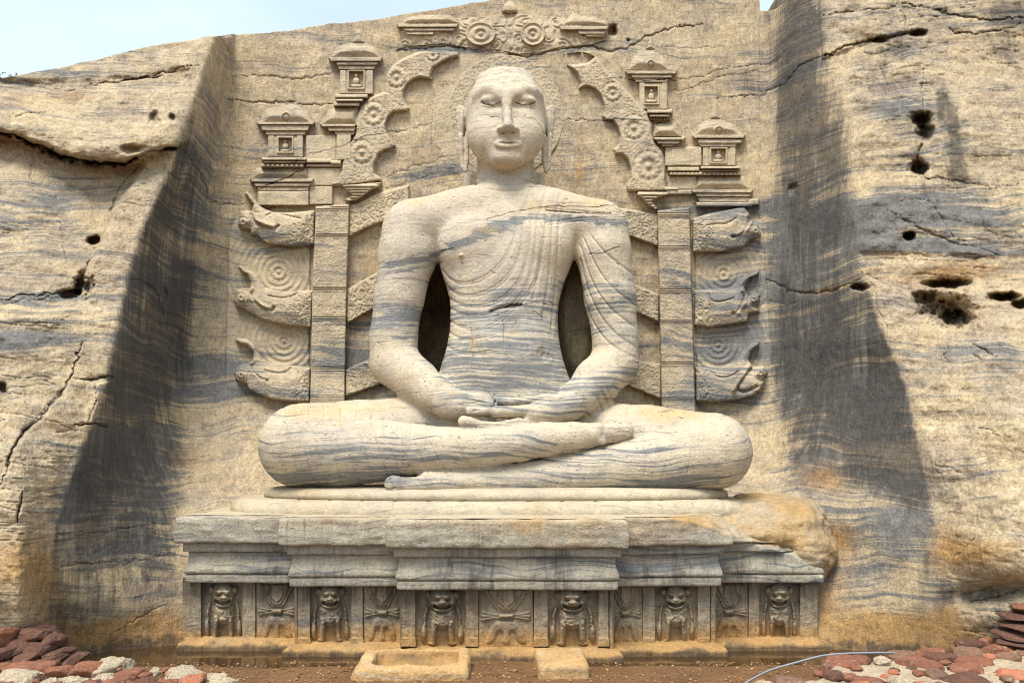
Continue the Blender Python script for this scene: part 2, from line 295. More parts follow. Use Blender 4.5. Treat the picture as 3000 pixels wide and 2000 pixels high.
CRACKS = [  # polyline, width px, depth m, darkness
 ([(0, 388), (60, 405), (110, 425), (165, 452), (230, 470), (300, 478), (360, 477), (400, 465)], 9, .30, .9),
 ([(400, 465), (430, 448), (470, 440), (520, 436)], 5, .08, .8),
 ([(160, 262), (215, 265), (270, 250), (330, 240), (400, 238), (470, 215), (530, 200), (590, 190)], 3, .05, .9),
 ([(360, 238), (430, 232), (480, 222)], 4, .09, .9),
 ([(30, 345), (90, 330), (150, 325)], 3, .04, .7),
 ([(420, 470), (380, 520), (345, 560), (325, 620), (300, 690), (270, 750), (250, 790)], 4, .06, .55),
 ([(0, 882), (60, 868), (130, 862), (190, 855)], 4, .06, .9), ([(0, 893), (80, 880), (150, 872), (260, 868)], 3, .04, .8),
 ([(160, 630), (180, 670), (185, 720), (195, 770)], 2.5, .03, .6), ([(100, 455), (90, 520), (95, 560)], 2.5, .03, .5),
 ([(240, 1000), (215, 1080), (180, 1150), (120, 1220), (60, 1280), (30, 1340), (10, 1400), (-20, 1450)], 7, .09, .95),
 ([(240, 1110), (280, 1108), (335, 1105)], 7, .10, 1), ([(220, 1245), (270, 1240), (315, 1248)], 5, .09, 1), ([(283, 1130), (275, 1190), (262, 1232)], 4, .06, .7),
 ([(68, 1440), (55, 1490), (50, 1530)], 7, .10, .9),
 ([(680, 225), (750, 222), (800, 225), (860, 232), (905, 228), (965, 215), (1000, 208)], 4, .03, .6),
 ([(665, 293), (730, 297), (790, 302), (830, 300), (870, 305), (930, 308), (985, 305)], 4, .04, .7),
 ([(800, 500), (850, 478), (900, 455), (960, 438), (1010, 425), (1060, 402), (1130, 388), (1200, 380), (1260, 362), (1330, 335)], 3, .02, .9),
 ([(750, 560), (780, 545), (830, 525), (870, 505), (905, 488)], 4, .02, 1), ([(740, 625), (790, 610), (830, 597)], 2.5, .02, .9),
 ([(1130, 520), (1180, 500), (1240, 480), (1300, 462), (1360, 445)], 4, .02, .7), ([(1100, 555), (1160, 545), (1230, 525), (1290, 505)], 3, .02, .7),
 ([(1168, 150), (1240, 140), (1304, 136), (1389, 150), (1460, 153), (1525, 167), (1583, 160), (1644, 143), (1729, 136), (1790, 150), (1848, 138), (1870, 122), (1900, 105), (1930, 95), (1980, 82), (2060, 70)], 5, .05, .75),
 ([(1690, 245), (1740, 233), (1800, 228), (1860, 235), (1960, 232), (2010, 232), (2060, 222), (2130, 200), (2200, 192), (2250, 185), (2300, 160)], 3, .02, .9),
 ([(1900, 262), (1960, 265), (2010, 262), (2060, 245), (2110, 225), (2180, 215), (2240, 200), (2300, 165), (2330, 140)], 3, .02, .8),
 ([(2098, 288), (2150, 286), (2210, 280), (2260, 265), (2300, 245), (2350, 190), (2400, 170), (2450, 155)], 3.5, .03, 1),
 ([(1620, 352), (1700, 352), (1760, 356), (1800, 350), (1880, 352), (1940, 360)], 4, .02, .9),
 ([(1915, 135), (1950, 142), (2000, 143), (2060, 140), (2130, 135)], 2.5, .02, .6),
 ([(2415, 165), (2470, 142), (2530, 122), (2570, 115), (2620, 108), (2670, 97), (2700, 88)], 5, .10, .8), ([(2640, 35), (2655, 55), (2650, 90)], 4, .05, .6),
 ([(2410, 45), (2500, 30), (2600, 25), (2640, 15)], 3, .04, .8), ([(2640, 12), (2720, 25), (2820, 50), (2900, 60), (3000, 50)], 5, .06, .9), ([(2780, 90), (2860, 100), (2920, 90), (3000, 70)], 4, .05, .8),
 ([(2590, 280), (2640, 262), (2680, 240)], 2, .02, .5),
 ([(2705, 200), (2703, 260), (2702, 310), (2706, 350)], 3, .03, .8), ([(2705, 420), (2690, 440), (2692, 480)], 6, .08, .8),
 ([(2690, 500), (2720, 525), (2750, 520), (2800, 530), (2900, 545), (3000, 540)], 4, .03, .9), ([(2740, 455), (2820, 452), (2900, 460), (3000, 455)], 3, .02, .7),
 ([(2600, 615), (2640, 640), (2690, 665), (2740, 690), (2800, 715), (2870, 725), (2920, 745)], 4, .04, .7), ([(2680, 580), (2730, 590), (2750, 630), (2790, 690)], 3, .03, .7), ([(2870, 610), (2880, 660), (2930, 700), (2980, 690), (3000, 700)], 3, .03, .7), ([(2830, 560), (2900, 600), (2960, 640)], 2.5, .02, .5),
 ([(2530, 795), (2590, 830), (2650, 860), (2700, 900), (2740, 940)], 3, .03, .6), ([(2520, 800), (2560, 840), (2570, 900), (2600, 960)], 3, .03, .5), ([(2530, 740), (2620, 742), (2720, 750), (2830, 755), (2950, 765)], 3, .02, .5),
 ([(2240, 815), (2300, 845), (2350, 860), (2400, 858), (2470, 840), (2525, 815)], 5, .04, .7), ([(2240, 880), (2300, 890), (2350, 885)], 3, .02, .6),
 ([(2770, 1000), (2780, 1030), (2765, 1045), (2780, 1060)], 3, .03, .8), ([(2850, 1010), (2890, 1030), (2920, 1045)], 4, .04, .9), ([(2850, 1040), (2880, 1060)], 3, .03, .7),
 ([(2740, 1365), (2790, 1370), (2820, 1388)], 3, .03, .6), ([(2735, 1345), (2740, 1370), (2760, 1400), (2780, 1440)], 2.5, .02, .5), ([(2860, 1250), (2900, 1260), (2930, 1275)], 3, .03, .6),
 ([(2790, 1640), (2830, 1600), (2860, 1570)], 4, .03, .6), ([(2840, 1760), (2900, 1750), (2960, 1735), (3000, 1725)], 5, .06, .8), ([(2820, 1740), (2900, 1722), (3000, 1705)], 3, .04, .6),
 ([(530, 430), (560, 470), (590, 510), (610, 560), (600, 600)], 4, .04, .8), ([(610, 590), (650, 598), (720, 600)], 3, .03, .8),
 ([(380, 815), (420, 825), (455, 850), (470, 900), (490, 950)], 6, .05, .8), ([(485, 840), (492, 870)], 7, .06, .8),
 ([(160, 1570), (300, 1560), (400, 1540), (515, 1525)], 3, .02, .7), ([(150, 1665), (260, 1650), (400, 1640), (515, 1622)], 4, .02, .6), ([(480, 1352), (560, 1342), (640, 1330)], 3, .02, .6),
 ([(340, 1850), (420, 1800), (480, 1770)], 2.5, .02, .6),
 ([(2180, 1480), (2240, 1495), (2300, 1510), (2370, 1500)], 5, .05, .8),
]
HOLES = [  # centre, radii, depth, squareness
 (2697, 352, 26, 22, .35, 2), (2708, 388, 24, 22, .35, 2), (2690, 492, 24, 24, .30, 3), (2662, 690, 18, 15, .28, 5),
 (2775, 832, 58, 13, .40, 2), (2710, 870, 34, 18, .3, 2), (2770, 905, 70, 34, .30, 2), (2800, 938, 45, 26, .35, 2), (2940, 870, 40, 13, .35, 2), (2990, 890, 30, 12, .3, 2),
 (2520, 840, 24, 9, .25, 2), (2320, 550, 15, 18, .08, 2), (2690, 98, 24, 10, .2, 2), (2575, 118, 24, 7, .12, 2),
 (273, 706, 21, 14, .25, 5), (240, 840, 26, 34, .30, 2), (205, 862, 34, 14, .25, 2), (455, 352, 13, 20, .12, 2), (505, 345, 8, 12, .10, 2), (385, 438, 32, 13, .12, 2), (495, 436, 22, 7, .16, 2),
 (1792, 92, 15, 17, .16, 3), (2215, 825, 22, 14, .15, 2), (8, 1140, 8, 18, .12, 2),
 (1275, 915, 62, 190, .9, 4), (1690, 930, 60, 180, -.32, 4), (1840, 118, 5, 5, .06, 4), (1530, 430, 3, 3, .03, 2),
]
def cliff_relief(px, py):
    """depth change (metres, positive = deeper) and stain mask of the rock at photo points"""
    f = Field(px, py); d = np.zeros(px.shape, np.float32); cr_ = np.zeros_like(d)
    # hanging boulder at upper left, the hollow under it
    up = np.interp(px, [-700, 0, 60, 110, 165, 230, 300, 360, 400, 470, 520, 560], [380, 388, 405, 425, 452, 470, 478, 477, 465, 440, 434, 420])
    k = sst(-14, 6, py - up) * (1 - sst(520, 580, px)); d += .20 * k * np.exp(-np.maximum(py - up, 0) / 260)
    d -= .16 * np.exp(-((py - up + 55) / 60) ** 2) * (1 - sst(470, 560, px)) * (py < up + 12)
    f.poly(d, [(-700, 240), (300, 235), (560, 195), (560, 260), (300, 262), (-700, 300)], .05, 12)
    # left: darker shelf of rock left of the fissure at 400,700 set back from the bright pillar
    gq = np.zeros_like(d); f.poly(gq, [(-400, 392), (0, 388), (110, 425), (230, 470), (420, 485), (330, 620), (255, 800), (215, 900), (-400, 1000)], 1.0, 9); d += .20 * gq * sst(960, 850, py)
    gq = np.zeros_like(d); f.poly(gq, [(-400, 700), (250, 800), (240, 1005), (180, 1150), (60, 1285), (0, 1420), (-400, 1600)], 1.0, 6); d += .07 * gq * sst(850, 1100, py)
    f.poly(d, [(-300, 1435), (68, 1435), (52, 1540), (165, 1560), (150, 1720), (170, 1900), (-300, 1900)], -.02, 8)
    f.poly(d, [(283, 1125), (335, 1112), (318, 1240), (262, 1240)], -.05, 4)
    # right: shelves and bulges
    f.poly(d, [(2400, -300), (2640, 15), (2660, 90), (2560, 118), (2410, 170), (2400, 0)], -.05, 6)
    f.poly(d, [(2520, 740), (3800, 760), (3800, 860), (2900, 850), (2780, 830), (2660, 860), (2530, 810)], .028, 8)
    f.blob(d, 2560, 1000, 120, 60, -.05); f.blob(d, 2850, 640, 200, 60, -.04); f.blob(d, 2850, 330, 140, 120, -.07)
    f.blob(d, 2930, 1730, 110, 30, .22, -8); f.blob(d, 2920, 1640, 130, 60, -.10); f.blob(d, 2900, 1810, 90, 40, -.05)
    f.blob(d, 2460, 1420, 90, 50, .10); f.blob(d, 2460, 1600, 70, 60, .08); f.blob(d, 2600, 1560, 80, 120, -.06)
    # niche foot, left: shallow hollow
    f.blob(d, 330, 1600, 110, 160, .10)
    # flat field of the carved panels beside the throne
    # deep field of the arch and behind the shoulders
    for (cx, cy, rx, ry, dp, pw) in HOLES:
        g = np.zeros_like(d); fw = f if rx * ry > 5000 else Field(px + .6 * ry * (vn(px / 17, py / 17, cx) - .5) + .3 * ry * (vn(px / 6, py / 6, cy) - .5), py + .65 * ry * (vn(px / 19, py / 15, cy * .3) - .5) + .3 * ry * (vn(px / 6, py / 6, cx * .2) - .5)); fw.blob(g, cx, cy, rx, ry, 1.0, 0, pw + 1.5 if pw > 2 else 4)
        if rx * ry < 5000:
            g = g * (0.8 + .5 * vn(px / 9, py / 9, cx * .1)); cr_ += .30 * np.clip(g, 0, 1)
        d += dp * g
    for pts, wd, dp, dk in CRACKS:
        big = dp > .2; f.line(d, pts, wd * (1 if big else .75), dp * (1 if big else .55), True, 7); f.line(cr_, pts, wd * .55, dk * .85, True, 7)
    # fine random cracks following the bedding
    return d, cr_
def cliff_mask(px, py, X):
    f = Field(px, py); g = np.zeros(px.shape, np.float32); o = np.zeros_like(g); b = np.zeros_like(g)
    g += .10
    # grey beds
    for (cx, cy, rx, ry, a, r) in [(440, 835, 110, 14, .9, 12), (620, 1065, 120, 30, .8, 0), (600, 1150, 110, 32, .85, -3), (400, 1330, 150, 110, .35, 0), (380, 1600, 180, 26, .45, -8),
            (2130, 615, 190, 16, .9, 0), (2300, 600, 90, 22, .7, 0), (2420, 660, 130, 60, .55, -15), (2300, 760, 140, 90, .55, 0), (2740, 640, 320, 48, .75, 3), (2700, 720, 300, 24, .85, 3),
            (2330, 950, 160, 140, .5, 0), (2500, 1150, 150, 200, .45, 0), (2640, 1530, 90, 60, .32, 0), (2580, 1690, 110, 60, .20, 0), (2900, 1080, 200, 60, .30, 0), (2900, 1370, 200, 60, .40, 0), (2900, 1480, 180, 40, .35, 0),
            (60, 1010, 150, 60, .35, -6), (120, 870, 160, 14, .5, -8), (200, 1350, 90, 70, .30, 0), (180, 1480, 90, 60, .5, 0), (80, 660, 180, 50, .25, 0), (150, 590, 60, 30, .3, 0), (1250, 505, 90, 22, .55, -12), (1340, 490, 60, 20, .5, -12),
            (1300, 148, 130, 14, .95, 2), (1660, 150, 90, 8, .5, -10), (700, 540, 90, 120, .22, 0), (1580, 460, 120, 90, .25, 0), (1100, 960, 120, 24, .4, 0), (1060, 1050, 90, 40, .5, 0), (760, 430, 40, 90, .15, 0), (2110, 900, 170, 330, .30, 0), (2130, 1120, 150, 120, .25, 0), (780, 1110, 170, 120, .30, 0), (960, 1080, 60, 120, .3, 0), (2650, 300, 90, 80, .25, 0)]:
        f.blob(g, cx, cy, rx, ry, a, r)
    # ochre and rust
    for (cx, cy, rx, ry, a, r) in [(60, 1660, 130, 110, .85, 0), (150, 1760, 90, 90, .5, 0), (1150, 120, 60, 50, .45, 0), (1300, 40, 200, 40, .35, 0), (1040, 460, 40, 50, .3, 0), (1220, 470, 90, 60, .40, 0), (1700, 470, 14, 120, .6, 3), (1650, 520, 70, 30, .3, 0),
            (2420, 1400, 110, 45, .75, 8), (2440, 1580, 90, 60, .8, 0), (2400, 1700, 130, 90, .45, 0), (2880, 1620, 170, 60, .9, -4), (2780, 1580, 60, 90, .45, 0), (2650, 1840, 170, 60, .8, 0), (2700, 800, 210, 44, .55, 2), (2900, 790, 160, 40, .5, 3), (2820, 900, 120, 60, .45, 0), (2420, 850, 90, 12, .8, -12),
            (2780, 1780, 40, 60, .5, 0), (330, 350, 220, 60, .25, 0), (300, 250, 250, 50, .35, -10), (120, 300, 120, 40, .3, 0), (150, 750, 160, 200, .22, 0), (420, 900, 90, 240, .16, 10), (120, 1100, 160, 140, .2, 0), (2900, 300, 160, 160, .2, 0), (2560, 420, 90, 200, .18, 0), (380, 620, 60, 160, .25, 15), (180, 1230, 90, 40, .35, -25), (600, 1400, 130, 60, .45, 10), (560, 1330, 120, 40, .3, 0), (1100, 780, 60, 60, .5, 0), (690, 700, 60, 20, .3, 0), (700, 1250, 60, 40, .2, 0), (690, 300, 60, 200, .28, 0), (800, 170, 120, 60, .35, 0),
            (340, 1850, 160, 40, .35, -12), (2900, 470, 150, 25, .35, 0), (2360, 520, 18, 160, .4, 0), (2850, 120, 160, 60, .3, 0), (1950, 400, 320, 120, .10, 0)]:
        f.blob(o, cx, cy, rx, ry, a, r)
    # black growth on the niche cheeks and the right-hand rock
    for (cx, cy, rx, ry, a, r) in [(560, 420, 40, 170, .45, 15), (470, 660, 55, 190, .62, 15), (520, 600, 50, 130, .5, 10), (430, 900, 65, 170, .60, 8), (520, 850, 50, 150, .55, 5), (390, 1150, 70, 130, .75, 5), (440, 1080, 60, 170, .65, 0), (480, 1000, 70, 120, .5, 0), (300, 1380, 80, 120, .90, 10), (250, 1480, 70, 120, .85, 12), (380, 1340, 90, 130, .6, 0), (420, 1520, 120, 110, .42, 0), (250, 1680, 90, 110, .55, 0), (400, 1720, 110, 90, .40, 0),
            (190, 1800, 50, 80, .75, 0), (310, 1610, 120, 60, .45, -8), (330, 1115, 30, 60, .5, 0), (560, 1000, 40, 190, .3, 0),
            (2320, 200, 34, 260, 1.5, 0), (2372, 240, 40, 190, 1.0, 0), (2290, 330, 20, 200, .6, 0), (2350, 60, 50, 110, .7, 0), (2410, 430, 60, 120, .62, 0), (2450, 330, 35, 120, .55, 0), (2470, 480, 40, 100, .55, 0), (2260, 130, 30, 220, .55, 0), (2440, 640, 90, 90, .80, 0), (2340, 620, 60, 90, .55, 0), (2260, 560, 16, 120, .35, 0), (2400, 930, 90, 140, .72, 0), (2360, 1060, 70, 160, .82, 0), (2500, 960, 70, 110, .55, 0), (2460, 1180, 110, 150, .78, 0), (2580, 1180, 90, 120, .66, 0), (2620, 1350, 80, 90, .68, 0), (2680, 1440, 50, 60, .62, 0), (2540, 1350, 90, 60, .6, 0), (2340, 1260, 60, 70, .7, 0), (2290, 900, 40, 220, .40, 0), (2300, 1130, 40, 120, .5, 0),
            (2760, 300, 24, 50, .9, -10), (2790, 360, 22, 80, .95, -10), (2800, 470, 30, 60, .8, 0), (2790, 520, 60, 30, .6, 0), (2900, 450, 130, 18, .65, 0), (2940, 540, 90, 22, .5, 0), (2950, 130, 90, 70, .75, -20), (2850, 40, 140, 30, .65, 0), (2970, 40, 60, 40, .75, 0), (2560, 170, 110, 60, .35, 0), (2600, 240, 60, 70, .45, 0), (2640, 140, 60, 40, .3, 0), (2940, 700, 80, 60, .45, 0), (2960, 620, 70, 60, .35, 0), (2700, 560, 120, 30, .3, 0),
            (2900, 1735, 150, 28, .75, -8), (2760, 1760, 40, 80, .45, 0), (2850, 1780, 50, 40, .4, 0), (2680, 1770, 40, 60, .4, 0), (2720, 1640, 26, 60, .35, 0),
            (2230, 1000, 30, 260, .22, 0), (1060, 800, 60, 160, .40, 0), (1900, 780, 40, 100, .35, 0), (1900, 990, 40, 90, .3, 0), (1070, 1000, 50, 90, .35, 0), (1280, 920, 40, 190, .9, 0), (1690, 950, 50, 170, .55, 0), (1060, 660, 50, 50, .3, 0), (1880, 610, 60, 40, .45, 0), (2150, 70, 100, 50, .25, 0), (2100, 250, 120, 60, .18, 0), (1120, 1130, 60, 60, .4, 0),  # arm gaps darkened as painted shade; also darker between the throne rails
            (800, 150, 140, 30, .2, 0), (1790, 90, 26, 26, .6, 0), (60, 1560, 80, 90, .25, 0), (60, 1800, 120, 60, .5, 0), (100, 250, 220, 14, .2, -5), (60, 640, 120, 120, .14, 0), (100, 760, 130, 60, .12, 0), (2680, 400, 40, 60, .35, 0)]:
        f.blob(b, cx, cy, rx, ry, a, r)
    # the cheeks of the niche are weathered grey all over; the lit outer face is painted paler
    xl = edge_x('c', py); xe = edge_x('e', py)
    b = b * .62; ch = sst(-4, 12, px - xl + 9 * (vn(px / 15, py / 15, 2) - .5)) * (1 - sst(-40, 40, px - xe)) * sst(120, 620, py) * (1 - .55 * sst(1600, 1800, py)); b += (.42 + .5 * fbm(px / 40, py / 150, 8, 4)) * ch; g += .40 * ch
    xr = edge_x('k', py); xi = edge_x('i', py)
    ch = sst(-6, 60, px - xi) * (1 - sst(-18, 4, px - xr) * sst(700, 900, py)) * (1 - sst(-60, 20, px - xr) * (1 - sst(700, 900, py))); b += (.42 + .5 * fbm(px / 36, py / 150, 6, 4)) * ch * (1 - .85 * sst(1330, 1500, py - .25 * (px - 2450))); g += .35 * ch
    lp = np.zeros_like(g); f.poly(lp, [(-400, 480), (420, 500), (330, 620), (255, 800), (215, 900), (-400, 1000)], 1.0, 14); g += .16 * lp; b += .10 * lp
    pin = sst(0, -60, px - xl) * sst(420, 520, py) * (px > 0) * np.exp(-((px - xl) / 130) ** 2); b -= .16 * pin; g -= .22 * pin
    # rust line of the wet foot
    z = X[:, 2]; ft = (1 - sst(.10, .55, z)); o += .75 * ft
    wet = 1 - sst(.03, .11, z + .05 * (vn(px / 12, py / 12, 3) - .5)); o = o + .5 * wet; b = b + .75 * wet
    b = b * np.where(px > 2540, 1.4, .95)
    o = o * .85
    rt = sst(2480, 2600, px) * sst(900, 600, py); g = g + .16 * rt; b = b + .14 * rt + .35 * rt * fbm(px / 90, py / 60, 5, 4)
    lf = sst(500, 300, px) * sst(600, 900, py) * sst(1500, 1200, py); g = g + .14 * lf
    g = g + .06 + .35 * fbm(px / 260, py / 170, 2, 3)
    return g, o, b
NCOL, NROW = 1330, 760
ccx = np.linspace(-420, 3420, NCOL)
sil = np.interp(ccx, [a for a, _ in SIL], [b for _, b in SIL])
sil = sil + 7 * fbm(ccx / 60, 3.3, 1.0, 4) * np.where(ccx > 2200, .3, 1) + 3 * (vn(ccx / 9, 1.2, 8.8) - .5)
tt = np.linspace(0, 1, NROW)[:, None]
PY = sil[None, :] + tt * (2200 - sil[None, :]); PX = np.broadcast_to(ccx[None, :], PY.shape)
px, py = PX.ravel().copy(), PY.ravel().copy()
Yw = wallY(px, py); dd, ck = cliff_relief(px, py)
Xb = unproj(px, py, Yw)
# weathered surface: big soft swells on the outer rock, tooling and bedding ledges everywhere
outer = np.clip(sst(10, -40, px - edge_x('c', py)) + sst(-30, 30, px - edge_x('k', py)), 0, 1)
x_, y_, z_ = Xb[:, 0], Xb[:, 1], Xb[:, 2]
zz = z_ + .07 * x_ + .5 * fbm(x_ * .5, y_ * .5, z_ * .5, 3)
dd += outer * (.30 * fbm(x_ * .8, y_ * .8, z_ * .9, 4) + .085 * fbm(x_ * 3, y_ * 3, z_ * 4, 5, .55)) + .045 * fbm(x_ * 1.5, y_ * 1.5, z_ * 2, 4)
led = fbm(x_ * .5, y_ * .5, zz * 9, 4, .6); dd += (.026 * outer + .012) * led
dd += (.030 * outer + .012) * fbm(x_ * 9, y_ * 9, z_ * 9, 3)
lc = np.abs(fbm(x_ * 1.1 + 9, y_ * 1.1, zz * 6, 4, .55)); fine = np.exp(-(lc / .012) ** 2) * sst(.48, .60, vn(x_ * 1.3, y_, z_ * 1.3 + 4)); dd += .015 * outer * fine; ck += .22 * fine * (outer * .8 + .2)
Xc = unproj(px, py, Yw + dd)
mg, mo, mb = cliff_mask(px, py, Xc)
VM = np.stack([mg, mo, mb, np.clip(ck, 0, 1)], -1)
# roll the top back into a real dome of rock
top = Xc.reshape(NROW, NCOL, 3)[0]; tm = VM.reshape(NROW, NCOL, 4)[0]
back = [top + np.array(o) for o in ((0, 6.0, -2.0), (0, 3.0, -.1), (0, 1.2, .06), (0, .45, .05), (0, .14, .03))]
V = np.concatenate([np.concatenate(back), Xc]); VM = np.concatenate([np.tile(tm, (5, 1)), VM])
cliff_mat = stone("cliff_stone", base=(.51, .395, .238), base2=(.41, .325, .225), lam=.38, greyk=1.15, pit=.55, mott=.62, tool=.55, lamb=.55)
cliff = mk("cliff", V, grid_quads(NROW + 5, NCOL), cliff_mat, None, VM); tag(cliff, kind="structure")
cliff["label"] = "pale banded rock face with a niche cut into it"
# ================================================================== solid modelling: distance fields meshed by surface nets
def J(px, py, Y, r=None):
    c = unproj(np.array(px, float), np.array(py, float), np.array(Y, float))
    return (c, r * mpp(py, Y)) if r is not None else c
def smin(a, b, k):
    h = np.maximum(k - np.abs(a - b), 0) / k; return np.minimum(a, b) - h * h * k * .25
def smax(a, b, k): return -smin(-a, -b, k)
def f_cap(a, b, ra, rb):
    a = np.array(a, np.float32); b = np.array(b, np.float32); e = b - a; L = float(e @ e) + 1e-9
    def f(P):
        q = P - a; t = np.clip((q @ e) / L, 0, 1); return np.linalg.norm(q - t[:, None] * e, axis=1) - (ra + (rb - ra) * t)
    c = (a + b) / 2; return f, c, math.sqrt(L) / 2 + max(ra, rb)
def f_ell(c, r, rz=0.0):
    c = np.array(c, np.float32); r = np.array(r, np.float32); co, si = math.cos(rz), math.sin(rz)
    def f(P):
        q = P - c
        if rz: q = np.stack([q[:, 0] * co + q[:, 2] * si, q[:, 1], -q[:, 0] * si + q[:, 2] * co], 1)
        k0 = np.linalg.norm(q / r, axis=1); k1 = np.linalg.norm(q / (r * r), axis=1); return k0 * (k0 - 1) / (k1 + 1e-6)
    return f, c, float(r.max())
def f_box(c, h, rd=0.0):
    c = np.array(c, np.float32); h = np.array(h, np.float32) - rd
    def f(P):
        q = np.abs(P - c) - h; return np.linalg.norm(np.maximum(q, 0), axis=1) + np.minimum(q.max(1), 0) - rd
    return f, c, float(np.linalg.norm(h)) + rd
class Solid:
    def __init__(s): s.ops = []
    def add(s, fcr, k=.02, op='u'): s.ops.append((op, k) + fcr)
    def chain(s, nodes, k=.05, op='u'):
        """nodes: (photo x, photo y, depth, radius in photo px)"""
        q = [J(*n) for n in nodes]
        for (a, ra), (b, rb) in zip(q[:-1], q[1:]): s.add(f_cap(a, b, ra, rb), k, op)
    def eval(s, P, ops=None):
        d = np.full(len(P), 1e3, np.float32)
        for op, k, f, c, r in (ops if ops is not None else s.ops):
            v = f(P).astype(np.float32)
            if op == 'u': d = smin(d, v, k)
            elif op == 's': d = smax(d, -v, k)
            elif op == 'i': d = smax(d, v, k)
        return d
    def mesh(s, lo, hi, h, B=20):
        lo = np.array(lo, float); n = np.ceil((np.array(hi) - lo) / h).astype(int); n = ((n + B - 1) // B) * B
        Fv = np.ones(tuple(n), np.float32); R = B * h * .9 + .02; off = (np.arange(B) + .5) * h
        for bx in range(0, n[0], B):
            for by in range(0, n[1], B):
                for bz in range(0, n[2], B):
                    cc = lo + (np.array([bx, by, bz]) + B / 2) * h
                    ops = [o for o in s.ops if np.linalg.norm(cc - o[3]) < o[4] + R + o[1] + .03]
                    if not ops or all(o[0] != 'u' for o in ops): continue
                    d0 = s.eval(cc[None].astype(np.float32), ops)[0]
                    if d0 < -R * 1.6: Fv[bx:bx + B, by:by + B, bz:bz + B] = -1; continue
                    if d0 > R * 2.2: continue
                    g = np.stack(np.meshgrid(lo[0] + bx * h + off, lo[1] + by * h + off, lo[2] + bz * h + off, indexing='ij'), -1).reshape(-1, 3).astype(np.float32)
                    Fv[bx:bx + B, by:by + B, bz:bz + B] = s.eval(g, ops).reshape(B, B, B)
        S = Fv < 0
        cnt = np.zeros(tuple(np.array(S.shape) - 1), np.uint8)
        for i in (0, 1):
            for j in (0, 1):
                for k in (0, 1): cnt += S[i:S.shape[0] - 1 + i, j:S.shape[1] - 1 + j, k:S.shape[2] - 1 + k]
        act = (cnt > 0) & (cnt < 8); ci = np.argwhere(act); idx = np.full(act.shape, -1, np.int32); idx[act] = np.arange(len(ci))
        corner = {}
        for i in (0, 1):
            for j in (0, 1):
                for k in (0, 1): corner[i, j, k] = Fv[ci[:, 0] + i, ci[:, 1] + j, ci[:, 2] + k]
        acc = np.zeros((len(ci), 3)); w_ = np.zeros(len(ci)); ks_ = list(corner)
        for a in ks_:
            for ax in range(3):
                if a[ax] == 0:
                    b = list(a); b[ax] = 1; b = tuple(b); fa, fb = corner[a], corner[b]; m = (fa < 0) != (fb < 0)
                    t = np.where(m, fa / np.where(m, fa - fb, 1), 0); pos = np.array(a, float)[None].repeat(len(ci), 0); pos[:, ax] = t
                    acc[m] += pos[m]; w_[m] += 1
        V = lo + (ci + acc / w_[:, None] + .5) * h
        Q = []
        for ax in range(3):
            sl0 = [slice(1, -1)] * 3; sl0[ax] = slice(0, -1); sl1 = list(sl0); sl1[ax] = slice(1, None)
            a = S[tuple(sl0)]; b = S[tuple(sl1)]; e = np.argwhere(a != b)
            sgn = a[tuple(e.T)]; e = e.copy(); 
            for q in range(3):
                if q != ax: e[:, q] += 1
            u_, v_ = [(1, 2), (2, 0), (0, 1)][ax]
            def at(du, dv):
                c = e.copy(); c[:, u_] -= du; c[:, v_] -= dv; return idx[tuple(c.T)]
            q = np.stack([at(1, 1), at(0, 1), at(0, 0), at(1, 0)], 1)
            q[~sgn] = q[~sgn][:, ::-1]; Q.append(q)
        return V.astype(np.float32), np.concatenate(Q)

# ================================================================== the seated statue
ST_ = Solid()
# torso: stacked oval sections  (photo x centre, half width px, photo y, depth, half depth m)
LEV = [(1480, 150, 560, 8.95, .24), (1480, 232, 615, 8.92, .32), (1481, 245, 670, 8.90, .38), (1484, 205, 740, 8.88, .41), (1478, 182, 812, 8.86, .42), (1479, 161, 863, 8.86, .40), (1477, 156, 914, 8.85, .39),
       (1477, 158, 986, 8.84, .40), (1474, 172, 1047, 8.82, .42), (1474, 188, 1100, 8.80, .44), (1474, 230, 1200, 8.78, .46), (1474, 240, 1330, 8.76, .46)]
def f_torso():
    q = [(J(cx, y, Yc), hw * mpp(y, Yc), hd) for cx, hw, y, Yc, hd in LEV][::-1]
    zs = np.array([a[0][2] for a in q]); xs = np.array([a[0][0] for a in q]); ys = np.array([a[0][1] for a in q]); aa = np.array([a[1] for a in q]); bb = np.array([a[2] for a in q])
    zf = np.linspace(zs[0], zs[-1], 80)
    def sm(v):
        r = np.interp(zf, zs, v); return np.convolve(np.pad(r, 4, 'edge'), np.ones(9) / 9, 'valid')
    xs, ys, aa, bb = sm(xs), sm(ys), sm(aa), sm(bb)
    def f(P):
        z = P[:, 2]; xc = np.interp(z, zf, xs); yc = np.interp(z, zf, ys); a = np.interp(z, zf, aa); b = np.interp(z, zf, bb)
        dx = np.abs(P[:, 0] - xc) / a; dy = np.abs(P[:, 1] - yc) / b
        k = (dx ** 2.4 + dy ** 2.4) ** (1 / 2.4); d = (k - 1) * np.minimum(a, b) * .9
        return smax(smax(d, z - zf[-1], .15), zf[0] - z, .05)
    return f, np.array([xs.mean(), 8.85, zf.mean()]), 2.1
ST_.add(f_torso(), .06)
def ell(px, py, Y, rx, ry, rz, rot=0): return f_ell(J(px, py, Y), (rx, ry, rz), rot)
ST_.add(ell(1385, 715, 8.66, .34, .20, .30), .12); ST_.add(ell(1575, 715, 8.66, .34, .20, .30), .12)      # chest
ST_.add(ell(1476, 1050, 8.56, .42, .20, .42), .15)                                                          # belly
ST_.chain([(1430, 612, 8.95, 75), (1222, 664, 8.88, 80)], .07); ST_.chain([(1545, 612, 8.95, 75), (1742, 664, 8.88, 78)], .07)
ST_.add(ell(1350, 748, 8.465, .018, .02, .018), .02)
